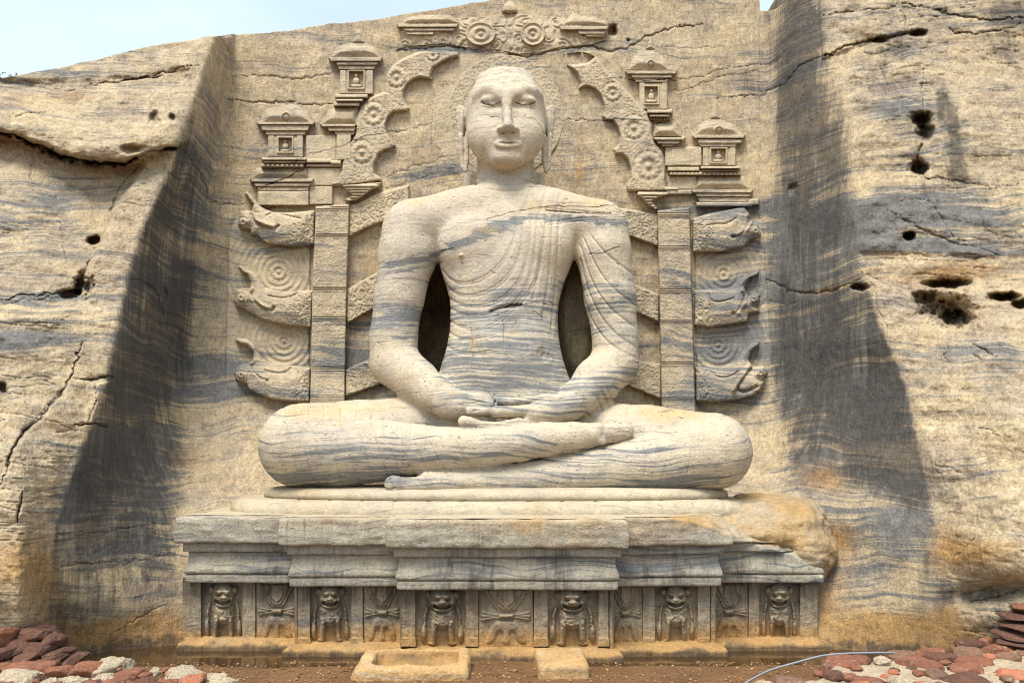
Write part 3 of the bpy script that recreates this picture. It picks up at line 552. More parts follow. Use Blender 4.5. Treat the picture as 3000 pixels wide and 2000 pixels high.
# neck with three folds
ST_.chain([(1481, 600, 9.04, 92), (1481, 540, 9.14, 84), (1481, 450, 9.18, 82)], .05)
# arms
ST_.chain([(1207, 674, 8.87, 86), (1194, 745, 8.82, 83), (1170, 867, 8.80, 71), (1152, 990, 8.78, 68), (1156, 1060, 8.75, 70)], .06)
ST_.chain([(1156, 1060, 8.75, 70), (1219, 1115, 8.55, 63), (1270, 1152, 8.42, 53), (1315, 1180, 8.32, 45), (1350, 1186, 8.27, 40)], .05)
ST_.chain([(1759, 672, 8.87, 82), (1768, 740, 8.82, 78), (1788, 879, 8.80, 73), (1803, 995, 8.78, 65), (1800, 1065, 8.75, 68)], .06)
ST_.chain([(1800, 1065, 8.75, 68), (1748, 1118, 8.56, 67), (1700, 1162, 8.40, 54), (1660, 1190, 8.28, 44)], .05)
# hands in the lap: the upper one reaches from the left, the lower one from the right
ST_.chain([(1345, 1186, 8.27, 40), (1400, 1186, 8.22, 35), (1428, 1186, 8.20, 29)], .03)
for dy, dY, l in ((-17, .05, 2), (0, -.03, 8), (17, -.07, 4)): ST_.chain([(1378, 1187 + dy, 8.19 + dY, 14), (1428 + l, 1187 + dy, 8.15 + dY, 12.5), (1440 + l, 1189 + dy, 8.19 + dY, 11)], .008)
for k_, (dy, dY) in enumerate(((0, 0), (9, .06), (17, .11))):
    ST_.chain([(1425, 1171 + dy, 8.27 + dY, 13), (1500, 1177 + dy * .8, 8.20 + dY, 12), (1560, 1171 + dy * .7, 8.20 + dY, 12), (1608 - 16 * k_, 1161 + dy, 8.23 + dY, 10), (1624 - 16 * k_, 1159 + dy, 8.25 + dY, 7)], .008)
ST_.chain([(1665, 1190, 8.28, 43), (1620, 1203, 8.20, 38), (1575, 1212, 8.15, 33), (1550, 1215, 8.12, 29)], .03)
ST_.chain([(1552, 1203, 8.10, 20), (1500, 1205, 8.03, 17), (1458, 1205, 8.00, 18), (1451, 1205, 8.00, 17.5)], .008)
ST_.chain([(1560, 1230, 8.11, 18), (1510, 1238, 8.02, 13.5), (1450, 1247, 7.98, 12), (1410, 1246, 7.97, 13), (1375, 1237, 7.97, 16), (1358, 1234, 7.97, 17)], .008)
for dY in (.12, .21): ST_.chain([(1550, 1212, 8.11 + dY, 18), (1480, 1220, 8.06 + dY, 14), (1420, 1226, 8.04 + dY, 13), (1385, 1224, 8.04 + dY, 11)], .008)
# thighs and lap
ST_.add(ell(1478, 1330, 8.72, 1.25, .50, .36), .08)
ST_.chain([(1215, 1260, 8.72, 98), (1040, 1282, 8.45, 106), (884, 1303, 8.18, 121)], .07)
ST_.chain([(1735, 1265, 8.72, 92), (1900, 1290, 8.48, 100), (2090, 1320, 8.18, 109)], .07)
# lower shin (right knee to the foot at left)
ST_.chain([(2090, 1320, 8.18, 109), (1950, 1348, 8.17, 92), (1838, 1366, 8.16, 78), (1640, 1391, 8.11, 57), (1500, 1404, 8.06, 44), (1400, 1409, 8.0, 38), (1310, 1412, 7.93, 35), (1250, 1413, 7.88, 32)], .022)
ST_.chain([(1255, 1412, 7.88, 31), (1205, 1419, 7.85, 22), (1160, 1417, 7.83, 22), (1150, 1416, 7.83, 24)], .03)
ST_.chain([(1260, 1420, 7.93, 24), (1200, 1427, 7.94, 15), (1172, 1427, 7.95, 12)], .012)
ST_.add(f_cap(J(1228, 1390, 7.86), J(1180, 1391, 7.86), .035, .02), .02, 's')
# upper shin (left knee to the foot at right)
ST_.chain([(884, 1303, 8.18, 121), (1000, 1321, 8.10, 105), (1120, 1320, 8.05, 88), (1306, 1316, 8.0, 65), (1420, 1310, 8.0, 58), (1520, 1297, 8.01, 54), (1600, 1287, 8.03, 50), (1680, 1279, 8.05, 43), (1742, 1271, 8.07, 32)], .022)
ST_.chain([(1742, 1271, 8.07, 32), (1800, 1264, 8.08, 27), (1828, 1261, 8.09, 24), (1834, 1261, 8.09, 23)], .02)
ST_.chain([(1742, 1285, 8.05, 20), (1800, 1281, 8.06, 14), (1824, 1277, 8.07, 12)], .010)
ST_.add(f_cap(J(1757, 1252, 8.0), J(1764, 1290, 8.0), .042, .045), .02)                                    # mortar repair on the instep
# head: one rounded superellipsoid, features set onto its surface along the sight line
HC = J(1482, 354, 8.98); HA, HB, HD, HN = .480, .49, .555, 2.6
def f_head():
    def f(P):
        q = np.abs(P - HC.astype(np.float32)); m = ((q[:, 0] / HA) ** HN + (q[:, 2] / HD) ** HN) ** (1 / HN); k = np.sqrt(m * m + (q[:, 1] / HB) ** 2); return (k - 1) * .46
    return f, HC, .78
HS = Solid(); HS.add(f_head(), .02)
HS.add(ell(1483, 420, 8.74, .395, .300, .300), .08); HS.add(ell(1485, 468, 8.57, .16, .11, .09), .16)
HS.add(ell(1481, 247, 9.08, .36, .32, .14), .12)
for s_ in (-1, 1): HS.add(ell(1482 + s_ * 60, 392, 8.74, .20, .18, .20), .14)
def SF(px, py, off=0.0):
    Y = 8.1
    for _ in range(60):
        d = float(HS.eval(J(px, py, Y)[None].astype(np.float32))[0]); Y += max(d, 0) * .8
        if d < .002: break
    return J(px, py, Y + off)
ST_.ops += HS.ops
def fcap(a, b, off, ra, rb=None, k=.02, op='u', offb=None): ST_.add(f_cap(SF(*a, off), SF(*b, off if offb is None else offb), ra, ra if rb is None else rb), k, op)
for s_, ex in ((-1, 1440), (1, 1538)):
    ST_.add(f_ell(SF(ex - s_ * 4, 300, -.022), (.155, .062, .080)), .06, 's')                                    # socket
    ST_.add(f_ell(SF(ex, 297, .080), (.122, .088, .058)), .030)                                                # closed lid
    ST_.add(f_ell(SF(ex, 312, .080), (.105, .075, .030)), .022)                                               # under lid
    pts = [(ex - 28, 300), (ex - 15, 305.5), (ex, 307.5), (ex + 15, 305.5), (ex + 28, 300)]
    for a, b in zip(pts[:-1], pts[1:]): fcap(a, b, .0, .015, k=.008, op='s')
    br = [(1482 + s_ * 13, 290), (1482 + s_ * 22, 275), (ex + s_ * 0, 264), (ex + s_ * 22, 267), (ex + s_ * 42, 280)]
    for a, b in zip(br[:-1], br[1:]): fcap(a, b, .032, .034, k=.08)
nb = [((1483, 276), .040, .046), ((1484, 305), .008, .040), ((1486, 340), -.040, .042), ((1488, 368), -.082, .050)]
for (a, oa, ra), (b, ob, rb) in zip(nb[:-1], nb[1:]): fcap(a, b, oa, ra, rb, .045, 'u', ob)
ST_.add(f_ell(SF(1488, 373, -.05), (.066, .072, .046)), .03)
for s_ in (-1, 1):
    ST_.add(f_ell(SF(1488 + s_ * 20, 380, -.008), (.047, .066, .037)), .025)
    ST_.add(f_ell(SF(1488 + s_ * 14, 389, -.05), (.034, .05, .026)), .010, 's')
up_ = [(1454, 421), (1465, 415.5), (1478, 412), (1488, 413.5), (1498, 412), (1511, 415.5), (1523, 421)]; lo_ = [(1457, 424), (1470, 428), (1488, 429.5), (1506, 428), (1520, 424)]
for a, b in zip(up_[:-1], up_[1:]): fcap(a, b, -.010 + .014 * abs((a[0] + b[0]) / 2 - 1488) / 38, .023, k=.010)
for a, b in zip(lo_[:-1], lo_[1:]): fcap(a, b, -.010 + .012 * abs((a[0] + b[0]) / 2 - 1488) / 38, .028, k=.010)
ml = [(1452, 421), (1466, 420.5), (1478, 419.5), (1488, 420.5), (1498, 419.5), (1512, 420.5), (1525, 421)]
for a, b in zip(ml[:-1], ml[1:]): fcap(a, b, -.040, .012, k=.006, op='s')
ST_.add(f_ell(SF(1488, 403, -.018), (.022, .03, .035)), .02, 's')
# ears with long lobes
for s_, ex in ((-1, 1354), (1, 1608)):
    X_ = lambda d: ex + s_ * d
    c_ = [(X_(-8), 345), (X_(-4), 326), (X_(5), 319), (X_(10), 330), (X_(10), 350), (X_(6), 380), (X_(4), 400)]
    for a, b in zip(c_[:-1], c_[1:]): ST_.add(f_cap(J(*a, 8.98), J(*b, 8.98), .032, .032), .02)
    ST_.add(ell(X_(0), 362, 9.02, .045, .10, .22), .02)
    l_ = [(X_(4), 398), (X_(3), 440), (X_(-2), 490), (X_(-9), 500), (X_(-14), 470), (X_(-14), 400)]
    if s_ > 0: l_ = [(X_(4), 398), (X_(2), 440), (X_(-1), 492), (X_(-8), 500), (X_(-15), 470), (X_(-15), 405)]
    for a, b in zip(l_[:-1], l_[1:]): ST_.add(f_cap(J(*a, 8.94), J(*b, 8.94), .027, .027), .015)
    ST_.add(f_cap(J(X_(-5), 410, 8.97), J(X_(-6), 488, 8.97), .03, .03), .01)
# stone joining arms and back to the wall, added to shut out light
ST_.chain([(1192, 680, 9.25, 62), (1166, 990, 9.25, 56)], .04); ST_.chain([(1194, 680, 9.5, 62), (1168, 1000, 9.5, 56)], .04); ST_.chain([(1775, 680, 9.25, 60), (1795, 990, 9.25, 54)], .04); ST_.chain([(1775, 680, 9.5, 60), (1795, 1000, 9.5, 54)], .04)
ST_.add(f_box((-.10, 9.42, 3.2), (.50, .26, 2.0), .1), .05)
ST_.chain([(1210, 680, 9.35, 66), (1480, 610, 9.35, 90), (1760, 680, 9.35, 66)], .05)
# belly fissure
def SG(px, py, off=0.0):
    Y = 7.7
    for _ in range(80):
        d = float(ST_.eval(J(px, py, Y)[None].astype(np.float32))[0]); Y += max(d, 0) * .8
        if d < .002: break
    return J(px, py, Y + off)
GR = [([(1437, 913), (1462, 904), (1490, 896), (1527, 893)], .024, .0)]
GR += [([(1436, 1226), (1480, 1225), (1536, 1223)], .017, 0), ([(1448, 1158), (1450, 1182)], .012, 0), ([(1456, 1189), (1500, 1190), (1545, 1186), (1600, 1175)], .014, 0), ([(1345, 1186), (1400, 1178), (1440, 1176)], .009, 0), ([(1352, 1205), (1400, 1202), (1438, 1203)], .009, 0),
       ([(1812, 1254), (1838, 1252)], .008, 0), ([(1812, 1266), (1842, 1266)], .009, 0), ([(1152, 1402), (1130, 1404)], .008, 0), ([(1160, 1428), (1128, 1428)], .008, 0)]
for pl_, rr_, of_ in GR:
    q_ = [SG(a, b, of_) for a, b in pl_]
    for a, b in zip(q_[:-1], q_[1:]): ST_.add(f_cap(a, b, rr_, rr_), .006, 's')
H_ = .0095
SV, SQ = ST_.mesh((-2.95, 7.45, 1.10), (2.95, 9.62, 6.75), H_)
for it_ in range(2):      # light relaxation removes the stair-steps of the lattice
    acc = np.zeros_like(SV); w_ = np.zeros(len(SV))
    for k in range(4):
        a, b = SQ[:, k], SQ[:, (k + 1) % 4]
        for c in range(3): acc[:, c] += np.bincount(a, SV[b, c], len(SV)) + np.bincount(b, SV[a, c], len(SV))
        w_ += np.bincount(a, None, len(SV)) + np.bincount(b, None, len(SV))
    kk = (.42 if it_ == 0 else .30 * (SV[:, 2] < 4.9)) * np.ones(len(SV)); SV = (SV * (1 - kk)[:, None] + kk[:, None] * (acc / np.maximum(w_, 1)[:, None])).astype(np.float32)
SN = vnormals(SV, SQ); spx, spy = proj(SV); fs = Field(spx, spy)
front = sst(.15, -.25, SN[:, 1])
gro = np.zeros(len(SV), np.float32)
FOLDS = [  # robe folds, incised double lines
 [(1508, 640), (1510, 700), (1480, 760), (1440, 803), (1395, 826), (1350, 833), (1315, 818), (1297, 792)], [(1535, 640), (1530, 730), (1500, 800), (1450, 845), (1400, 866), (1350, 868), (1318, 850), (1302, 830)],
 [(1560, 640), (1548, 760), (1515, 840), (1460, 885), (1400, 900), (1350, 895), (1312, 872)], [(1575, 640), (1565, 780), (1530, 870), (1470, 920), (1400, 930), (1345, 920), (1316, 900)],
 [(1590, 700), (1570, 850), (1440, 960), (1390, 968), (1340, 955), (1318, 940)], [(1450, 985), (1400, 1000), (1350, 995), (1318, 975)], [(1440, 1030), (1390, 1040), (1340, 1032), (1312, 1015)], [(1600, 640), (1590, 760), (1560, 880)], [(1620, 640), (1612, 800), (1590, 930)], [(1640, 640), (1630, 820), (1615, 980)],
 [(1700, 760), (1720, 850), (1760, 930), (1810, 985), (1862, 1015)], [(1700, 720), (1730, 820), (1780, 900), (1862, 960)], [(1710, 700), (1750, 790), (1800, 850), (1858, 890)], [(1690, 790), (1712, 890), (1750, 970), (1800, 1020), (1866, 1050)], [(1730, 690), (1780, 750), (1852, 800)],
 [(1600, 560), (1590, 600), (1575, 640)], [(1640, 575), (1625, 640)], [(1660, 580), (1640, 640)], [(1560, 545), (1545, 590), (1520, 640)],
 [(1640, 600), (1720, 598), (1790, 612), (1835, 625)], [(1600, 612), (1700, 622), (1790, 628), (1840, 622)], [(1600, 655), (1720, 640), (1840, 640)],
 [(1712, 1165), (1716, 1200), (1724, 1222), (1745, 1226)], [(1748, 1160), (1765, 1200)], [(1765, 1150), (1785, 1190)], [(1780, 1140), (1802, 1180)], [(1800, 1130), (1825, 1165)],
]
for P_ in FOLDS:
    sp_ = smooth_pts(P_, 2)
    for off in (-3.5, 3.5): fs.line(gro, [(a + off * .5, b + off) for a, b in sp_], 2.6, .5 if abs(off) else 1, False)
# hem lines round the knees and shins
for x0, bow, y0, y1 in [(830, 26, 1180, 1400), (868, 30, 1180, 1410), (906, 34, 1185, 1420), (950, 36, 1190, 1424), (1000, 38, 1200, 1427), (1045, 40, 1208, 1427), (1090, 42, 1220, 1425), (1125, 44, 1228, 1422), (1165, 46, 1240, 1420), (1205, 48, 1245, 1410), (1250, 50, 1250, 1400), (1318, 40, 1255, 1372), (1326, 40, 1255, 1372)]:
    fs.line(gro, [(x0 + bow * s ** 2 + (20 * s if s > .3 else 0), y0 + (y1 - y0) * s) for s in np.linspace(0, 1, 9)], 2.6, .55, False)
for x0, bow, y0, y1 in [(1620, -22, 1345, 1447), (1660, -24, 1330, 1447), (1700, -26, 1320, 1446), (1880, -40, 1275, 1442), (1940, -40, 1250, 1440), (2010, -40, 1235, 1436)]:
    fs.line(gro, [(x0 + 26 * math.sin(s * 2.6) + bow * s ** 2, y0 + (y1 - y0) * s) for s in np.linspace(0, 1, 9)], 2.6, .35, False)
gro = np.minimum(gro, 1.2) * front
hair = sst(243, 232, spy - 10 * np.abs((spx - 1482) / 100) ** 2) * (np.abs(spx - 1482) < 150) * (spy < 300)
x_, y_, z_ = SV.T
leg = sst(1150, 1220, spy)
disp = -.017 * gro + .010 * fbm(x_ * 3, y_ * 3, z_ * 3, 3) + .006 * fbm(x_ * 14, y_ * 14, z_ * 14, 3) + .007 * leg * fbm(x_ * 1.5, y_ * 4, (z_ + .04 * x_) * 34, 3) + .016 * hair * (vn(x_ * 15, y_ * 15, z_ * 15) - .3)
for yy in (525, 545): 
    t_ = np.abs(spx - 1481) / 95; disp -= .012 * np.exp(-((spy - (yy + 14 - 22 * t_ ** 2)) / 2.6) ** 2) * (t_ < 1.05) * front * (spy < 575) * (spy > 505)
for a, b, r_, dp in [(1475, 945, 26, .02), (1500, 960, 30, .018), (1600, 920, 16, .02), (1420, 1000, 30, -.012), (1590, 1030, 14, .02), (1600, 1045, 14, .02)]: disp -= dp * np.exp(-(((spx - a) / r_) ** 2 + ((spy - b) / r_) ** 2) ** 2) * front
SV2 = SV + SN * disp[:, None]
# beds crossing the figure: grey bands, yellow wash on the upper surfaces, black seams
sg = np.zeros(len(SV), np.float32); so = np.zeros_like(sg); sb = np.zeros_like(sg); sk = np.zeros_like(sg)
sg += -.22 + .46 * sst(740, 900, spy) - .14 * sst(1150, 1230, spy) - .12 * sst(560, 500, spy)
for pts, wd, am in [([(1330, 725), (1400, 695), (1470, 668), (1520, 652)], 17, .9), ([(1390, 680), (1450, 655), (1520, 640), (1600, 633), (1700, 640), (1850, 650)], 10, .95), ([(1280, 700), (1330, 720), (1390, 705)], 6, .6), ([(1600, 645), (1680, 640), (1760, 650), (1850, 662)], 8, .7),
        ([(1100, 790), (1170, 772), (1230, 762), (1295, 735)], 9, .8), ([(1140, 772), (1200, 762), (1290, 765)], 10, .8), ([(1098, 820), (1150, 795), (1220, 785), (1290, 775)], 7, .7),
        ([(1080, 955), (1150, 935), (1250, 925)], 26, .65), ([(1080, 905), (1160, 900), (1250, 905)], 10, .45), ([(1080, 1010), (1160, 990), (1240, 985)], 9, .4),
        ([(1650, 830), (1750, 840), (1860, 830)], 18, .45), ([(1700, 910), (1780, 905), (1860, 880)], 20, .5), ([(1290, 850), (1450, 850), (1650, 830)], 16, .35), ([(1310, 930), (1450, 920), (1640, 915)], 40, .30), ([(1300, 1040), (1480, 1030), (1650, 1020)], 50, .42), ([(1300, 1120), (1480, 1115), (1650, 1100)], 40, .30),
        ([(1760, 1130), (1830, 1090)], 40, .35), ([(1340, 1200), (1440, 1190)], 30, .25), ([(1440, 1200), (1600, 1215), (1700, 1190)], 22, .30), ([(1700, 1040), (1850, 1020)], 14, -.3), ([(1100, 1060), (1250, 1110)], 40, -.25),
        ([(770, 1320), (1000, 1330), (1300, 1330), (1600, 1290)], 34, .32), ([(800, 1395), (1000, 1405), (1180, 1400)], 26, .45), ([(1250, 1420), (1500, 1415), (1800, 1400), (2100, 1370)], 26, .26), ([(1700, 1330), (1950, 1320), (2190, 1290)], 24, .35), ([(1900, 1425), (2100, 1400)], 24, .55), ([(800, 1260), (1000, 1255)], 18, .2)]:
    fs.line(sg, pts, wd, am, False, 6)
for cx, cy, rx, ry, a in [(1480, 1030, 180, 110, .16), (1560, 1210, 170, 40, .04), (1390, 1195, 70, 34, .06), (1000, 1398, 260, 36, .24), (1950, 1412, 270, 30, .24), (1480, 1345, 280, 26, .16), (1790, 900, 70, 120, .16), (1150, 950, 70, 60, .12), (1640, 1160, 90, 40, .18)]: fs.blob(sg, cx, cy, rx, ry, a)  # leg undersides: grey stone, darkened further to paint their shade
up = sst(.35, .8, SN[:, 2]); so += .20 * up * sst(1140, 1180, spy) + .08 + .14 * up * sst(680, 600, spy)
for cx, cy, rx, ry, a in [(1485, 482, 84, 16, .45), (1300, 590, 190, 40, .22), (1700, 600, 160, 34, .30), (1560, 620, 120, 30, .15), (1440, 670, 90, 14, .25), (1330, 760, 40, 30, .2), (1180, 1100, 60, 60, .32), (1385, 1000, 14, 60, .42), (1500, 975, 34, 16, .35), (1420, 1010, 26, 16, .35), (1440, 1105, 70, 24, .22), (1760, 1020, 60, 20, .35), (1585, 1030, 20, 16, .3), (1010, 1200, 160, 24, .30), (1950, 1210, 180, 30, .30), (1380, 1240, 60, 12, .2), (1330, 1150, 40, 20, .35), (1800, 720, 60, 10, .25), (1600, 265, 14, 60, .3), (870, 1215, 40, 60, .2), (1020, 1320, 20, 20, .2)]: fs.blob(so, cx, cy, rx, ry, a)  # ochre under the chin: brown stain, raised to help paint the shade
for cx, cy, rx, ry, a in [(1760, 1271, 14, 28, .5), (1485, 476, 80, 18, .34), (1530, 960, 130, 70, .22), (1400, 1125, 110, 24, .30), (1560, 1100, 90, 40, .22), (1660, 900, 20, 160, .25), (1780, 1150, 60, 40, .12), (1500, 880, 80, 20, .15)]: fs.blob(sb, cx, cy, rx, ry, a)  # under the chin: dark stain with shade painted into it
for pts, wd, dk in [([(1430, 640), (1500, 622), (1580, 606), (1640, 603), (1740, 606), (1800, 600)], 2.2, .6), ([(1280, 685), (1350, 655), (1430, 640)], 1.6, .5), ([(1290, 735), (1330, 725)], 3, .7), ([(1600, 614), (1700, 622), (1790, 624)], 2, .7), ([(1725, 745), (1770, 740), (1815, 720)], 2, .8), ([(1420, 780), (1450, 800), (1480, 795), (1500, 780)], 2, .5), ([(1320, 932), (1380, 922), (1437, 911)], 2, .5), ([(1527, 893), (1570, 885), (1640, 895)], 2, .6), ([(1413, 301), (1425, 306), (1440, 308.5), (1455, 306), (1467, 301)], 1.7, .75), ([(1511, 301), (1523, 306), (1538, 308.5), (1553, 306), (1565, 301)], 1.7, .75), ([(1449, 421), (1466, 420.5), (1478, 419.5), (1488, 420.5), (1498, 419.5), (1512, 420.5), (1528, 421)], 1.5, .6), ([(1470, 390), (1477, 391)], 3.2, .6), ([(1499, 391), (1506, 390)], 3.2, .6), ([(1437, 912), (1462, 903), (1490, 896), (1527, 893)], 3, .8), ([(1434, 343), (1450, 341), (1465, 345)], 2, .7), ([(1371, 388), (1400, 378), (1440, 374), (1462, 365), (1480, 354), (1498, 360)], 1.8, .45), ([(1530, 340), (1560, 348), (1585, 365), (1595, 392)], 1.8, .5), ([(1448, 219), (1470, 212), (1500, 209)], 1.8, .5), ([(1386, 408), (1398, 395)], 1.6, .45), ([(1330, 285), (1400, 258), (1450, 250)], 1.6, .4), ([(1105, 770), (1160, 768), (1220, 745), (1285, 735)], 2, .6), ([(1100, 905), (1160, 895), (1240, 900)], 1.8, .5),
        ([(1380, 945), (1384, 1010), (1382, 1080)], 2, .4), ([(1470, 935), (1475, 960), (1476, 1000)], 2.5, .5), ([(1560, 912), (1590, 925)], 2.5, .6)]:
    fs.line(sk, pts, wd, dk, False, 4)
sk += .30 * np.clip(gro, 0, 1)
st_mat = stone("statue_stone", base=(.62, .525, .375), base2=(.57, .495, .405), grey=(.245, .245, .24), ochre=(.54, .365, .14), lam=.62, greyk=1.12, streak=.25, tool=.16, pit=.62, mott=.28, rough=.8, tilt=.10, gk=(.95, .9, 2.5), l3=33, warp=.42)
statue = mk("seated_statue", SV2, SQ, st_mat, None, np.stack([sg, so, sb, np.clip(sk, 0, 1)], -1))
tag(statue, "huge pale stone figure sitting cross-legged with hands in its lap on the carved pedestal", "statue")
# ================================================================== reliefs and pedestal
def relief(name, mat, parent, box, hf, base, step=2.3, mask=True, emb=.07, extra=None):
    """a carved piece standing out from a base surface: hf gives its height in metres, negative outside"""
    xs = np.arange(box[0], box[2] + step, step); ys = np.arange(box[1], box[3] + step, step)
    gx_, gy_ = np.meshgrid(xs, ys); a, b = gx_.ravel(), gy_.ravel(); h = hf(a, b).astype(np.float32); on = h > 0
    Q = grid_quads(len(ys), len(xs)); Q = Q[on[Q].any(1)]
    hh = np.where(on, h, -emb); V = unproj(a, b, base(a, b) - hh)
    u, inv = np.unique(Q, return_inverse=True); Q = inv.reshape(Q.shape); V = V[u]
    V = V + (.006 * fbm(V[:, 0] * 11, V[:, 1] * 11, V[:, 2] * 11, 3))[:, None] * np.array([0, 1, 0])
    m = None
    if mask:
        g, o, bl = cliff_mask(a[u], b[u], V) if mask is True else mask(a[u], b[u], V)
        f = Field(a[u], b[u]); k = np.zeros(len(u), np.float32)
        if mask is True:
            for pts, wd, dp, dk in CRACKS: f.line(k, pts, wd * .7, dk * .8, True, 5)
        m = np.stack([g, o, bl, np.clip(k, 0, 1)], -1)
    return mk(name, V, Q, mat, parent, m)
def hpoly(px, py, pts, h, bev): return np.where((sd := poly_sd(px, py, pts)) < 0, h * (.35 + .65 * sst(0, bev, -sd)), -1)
def hell(px, py, cx, cy, rx, ry, h, rot=0, p=.5):
    c, s = math.cos(math.radians(rot)), math.sin(math.radians(rot)); dx, dy = px - cx, py - cy
    q = ((dx * c + dy * s) / rx) ** 2 + ((-dx * s + dy * c) / ry) ** 2; return np.where(q < 1, h * (np.maximum(1 - q, 0) ** p) + .002, -1)
def hstroke(px, py, pts, w0, w1, h, p=.5):
    d, t = polyline_d(px, py, smooth_pts(pts, 2)); w_ = w0 + (w1 - w0) * t; q = (d / w_) ** 2; return np.where(q < 1, h * np.maximum(1 - q, 0) ** p + .002, -1)
def hrects(px, py, rs, bev=2.5):
    H = np.full(px.shape, -1.0, np.float32)
    for x0, x1, y0, y1, h in rs:
        d = np.minimum(np.minimum(px - x0, x1 - px), np.minimum(py - y0, y1 - py)); H = np.maximum(H, np.where(d > 0, h * (.6 + .4 * sst(0, bev, d)), -1))
    return H
def scroll(px, py, s=22, seed=0.0): return np.sin(26 * vn(px / s, py / s, seed + .37) + 4 * vn(px / s * 2.1, py / s * 2.1, seed + 3))
def rosette(px, py, cx, cy, r, h=.03):
    d = np.hypot(px - cx, py - cy) / r; an = np.arctan2(py - cy, px - cx); q = np.cos(d * 9.2) * (.7 + .3 * np.cos(an * 12 * (d > .55))); return np.where(d < 1.25, h * q * (1 - sst(1.0, 1.25, d)), 0)

# ---- pedestal
ped_mat = stone("pedestal_stone", base=(.42, .375, .285), base2=(.37, .335, .275), grey=(.20, .21, .205), ochre=(.44, .27, .10), lam=.55, greyk=1.25, streak=.9, tool=.30, pit=.35, mott=.5, tilt=.03, gk=(1.6, 1.3, 1.6), l3=38)
frz_mat = stone("frieze_stone", base=(.36, .285, .19), base2=(.30, .24, .17), grey=(.17, .165, .155), ochre=(.46, .27, .10), lam=.35, greyk=.9, streak=.7, tool=.45, pit=.35, mott=.5, tilt=.02)
lot_mat = stone("lotus_stone", base=(.55, .47, .33), base2=(.50, .43, .33), grey=(.27, .275, .27), ochre=(.52, .36, .15), lam=.6, greyk=1.0, streak=.2, tool=.2, pit=.3, mott=.3, tilt=.02)
pedestal = thing("pedestal", "long stepped stone pedestal with mouldings and a frieze of lions under the seated figure", "pedestal", (0, 7.5, 0))
RIB = [(-3.15, 3.02, 7.50, 8.6, 0.0), (-2.118, 2.0, 7.30, 7.95, .002), (-1.112, 1.03, 7.10, 7.75, .004)]      # wings, middle, centre projection
def ribbon(x0, x1, y, yb, step=.016):
    P = []; M = []; pts = [(x0, yb), (x0, y), (x1, y), (x1, yb)]; nr = [np.array([-1., 0]), np.array([0, -1.]), np.array([1., 0])]; mit = [nr[0], nr[0] + nr[1], nr[1] + nr[2], nr[2]]
    for i in range(3):
        a, b = np.array(pts[i]), np.array(pts[i + 1]); k = int(np.linalg.norm(b - a) / step) + 2
        for j in range(k): P.append(a + (b - a) * j / k); M.append(mit[i] if j == 0 else nr[i])
    # near the corners the inset has to follow the corner itself
    P.append(np.array(pts[-1])); M.append(mit[-1]); P = np.array(P); M = np.array(M); return P, M
BRK = [(1830, 1519), (1976, 1519), (2050, 1540), (2144, 1572), (2200, 1590), (2290, 1612), (2330, 1632), (2400, 1668), (2440, 1690), (2600, 1720)]
def erode(V):
    a, b = proj(V); ln = np.interp(a, [q[0] for q in BRK], [q[1] for q in BRK]) + 14 * (vn(a / 24, b / 24, 2) - .5)
    up = np.clip(ln - b, 0, 200) * (a > 1960) * .0031
    push = up * 1.1 + .10 * sst(0, .12, up) * (.5 + vn(V[:, 0] * 5, V[:, 1] * 5, V[:, 2] * 5)) + .30 * sst(2.55, 3.05, V[:, 0]) ** 2 * sst(.55, 1.0, V[:, 2])
    push = push + (up > 0) * .12 * fbm(V[:, 0] * 4, V[:, 2] * 4, 3, 4)
    V[:, 1] += np.maximum(push, 0); V[:, 2] -= .25 * np.clip(up - .15, 0, 1) * (V[:, 2] > 1.1); V[:, 0] -= .10 * sst(.1, .5, up) * (V[:, 0] > 2.9)
    return V, up
def ped_mask(kind):
    def f(a, b, V):
        z = V[:, 2]; g = np.zeros(len(V)); o = np.zeros(len(V)); bl = np.zeros(len(V)); x_, y_ = V[:, 0], V[:, 1]
        st = vn(x_ * 2.2 + 7, 1, z * .4); wide = fbm(x_ * .8, 3, z * 1.2, 3)
        if kind == 'top':
            g += .10 + .5 * wide; o += .26 + .5 * fbm(x_ * .9 + 4, y_, 2, 3)
        elif kind == 'fascia':
            g += .28 + .9 * fbm(x_ * .6, 3, z * 3, 3) - .10 * sst(-1.1, -1.0, x_); o += .22 * sst(1.02, 1.2, z) + .22 * sst(-2.2, -1.9, x_) + .5 * fbm(x_ * 1.7, 5, z * 2, 3); bl += .30 * sst(.55, .75, st)
        elif kind == 'cyma':
            g += .42 + .8 * wide; bl += .42 * sst(.45, .75, st) * sst(.95, .6, z) + .15
        elif kind == 'foot':
            o += .95 + .4 * wide; g -= .2; wet = 1 - sst(.015, .07, z + .04 * (vn(x_ * 9, 1, 2) - .5)); bl += .9 * wet
        else:
            g += .35; bl += .22 + .3 * sst(.5, .8, st); o += .1
        bro = sst(2.0, 2.6, x_) * sst(.85, 1.05, z); o = o + .65 * bro; g = g - .3 * bro; bl = bl + .3 * sst(3.0, 3.3, x_)
        return g, o, bl
    return f
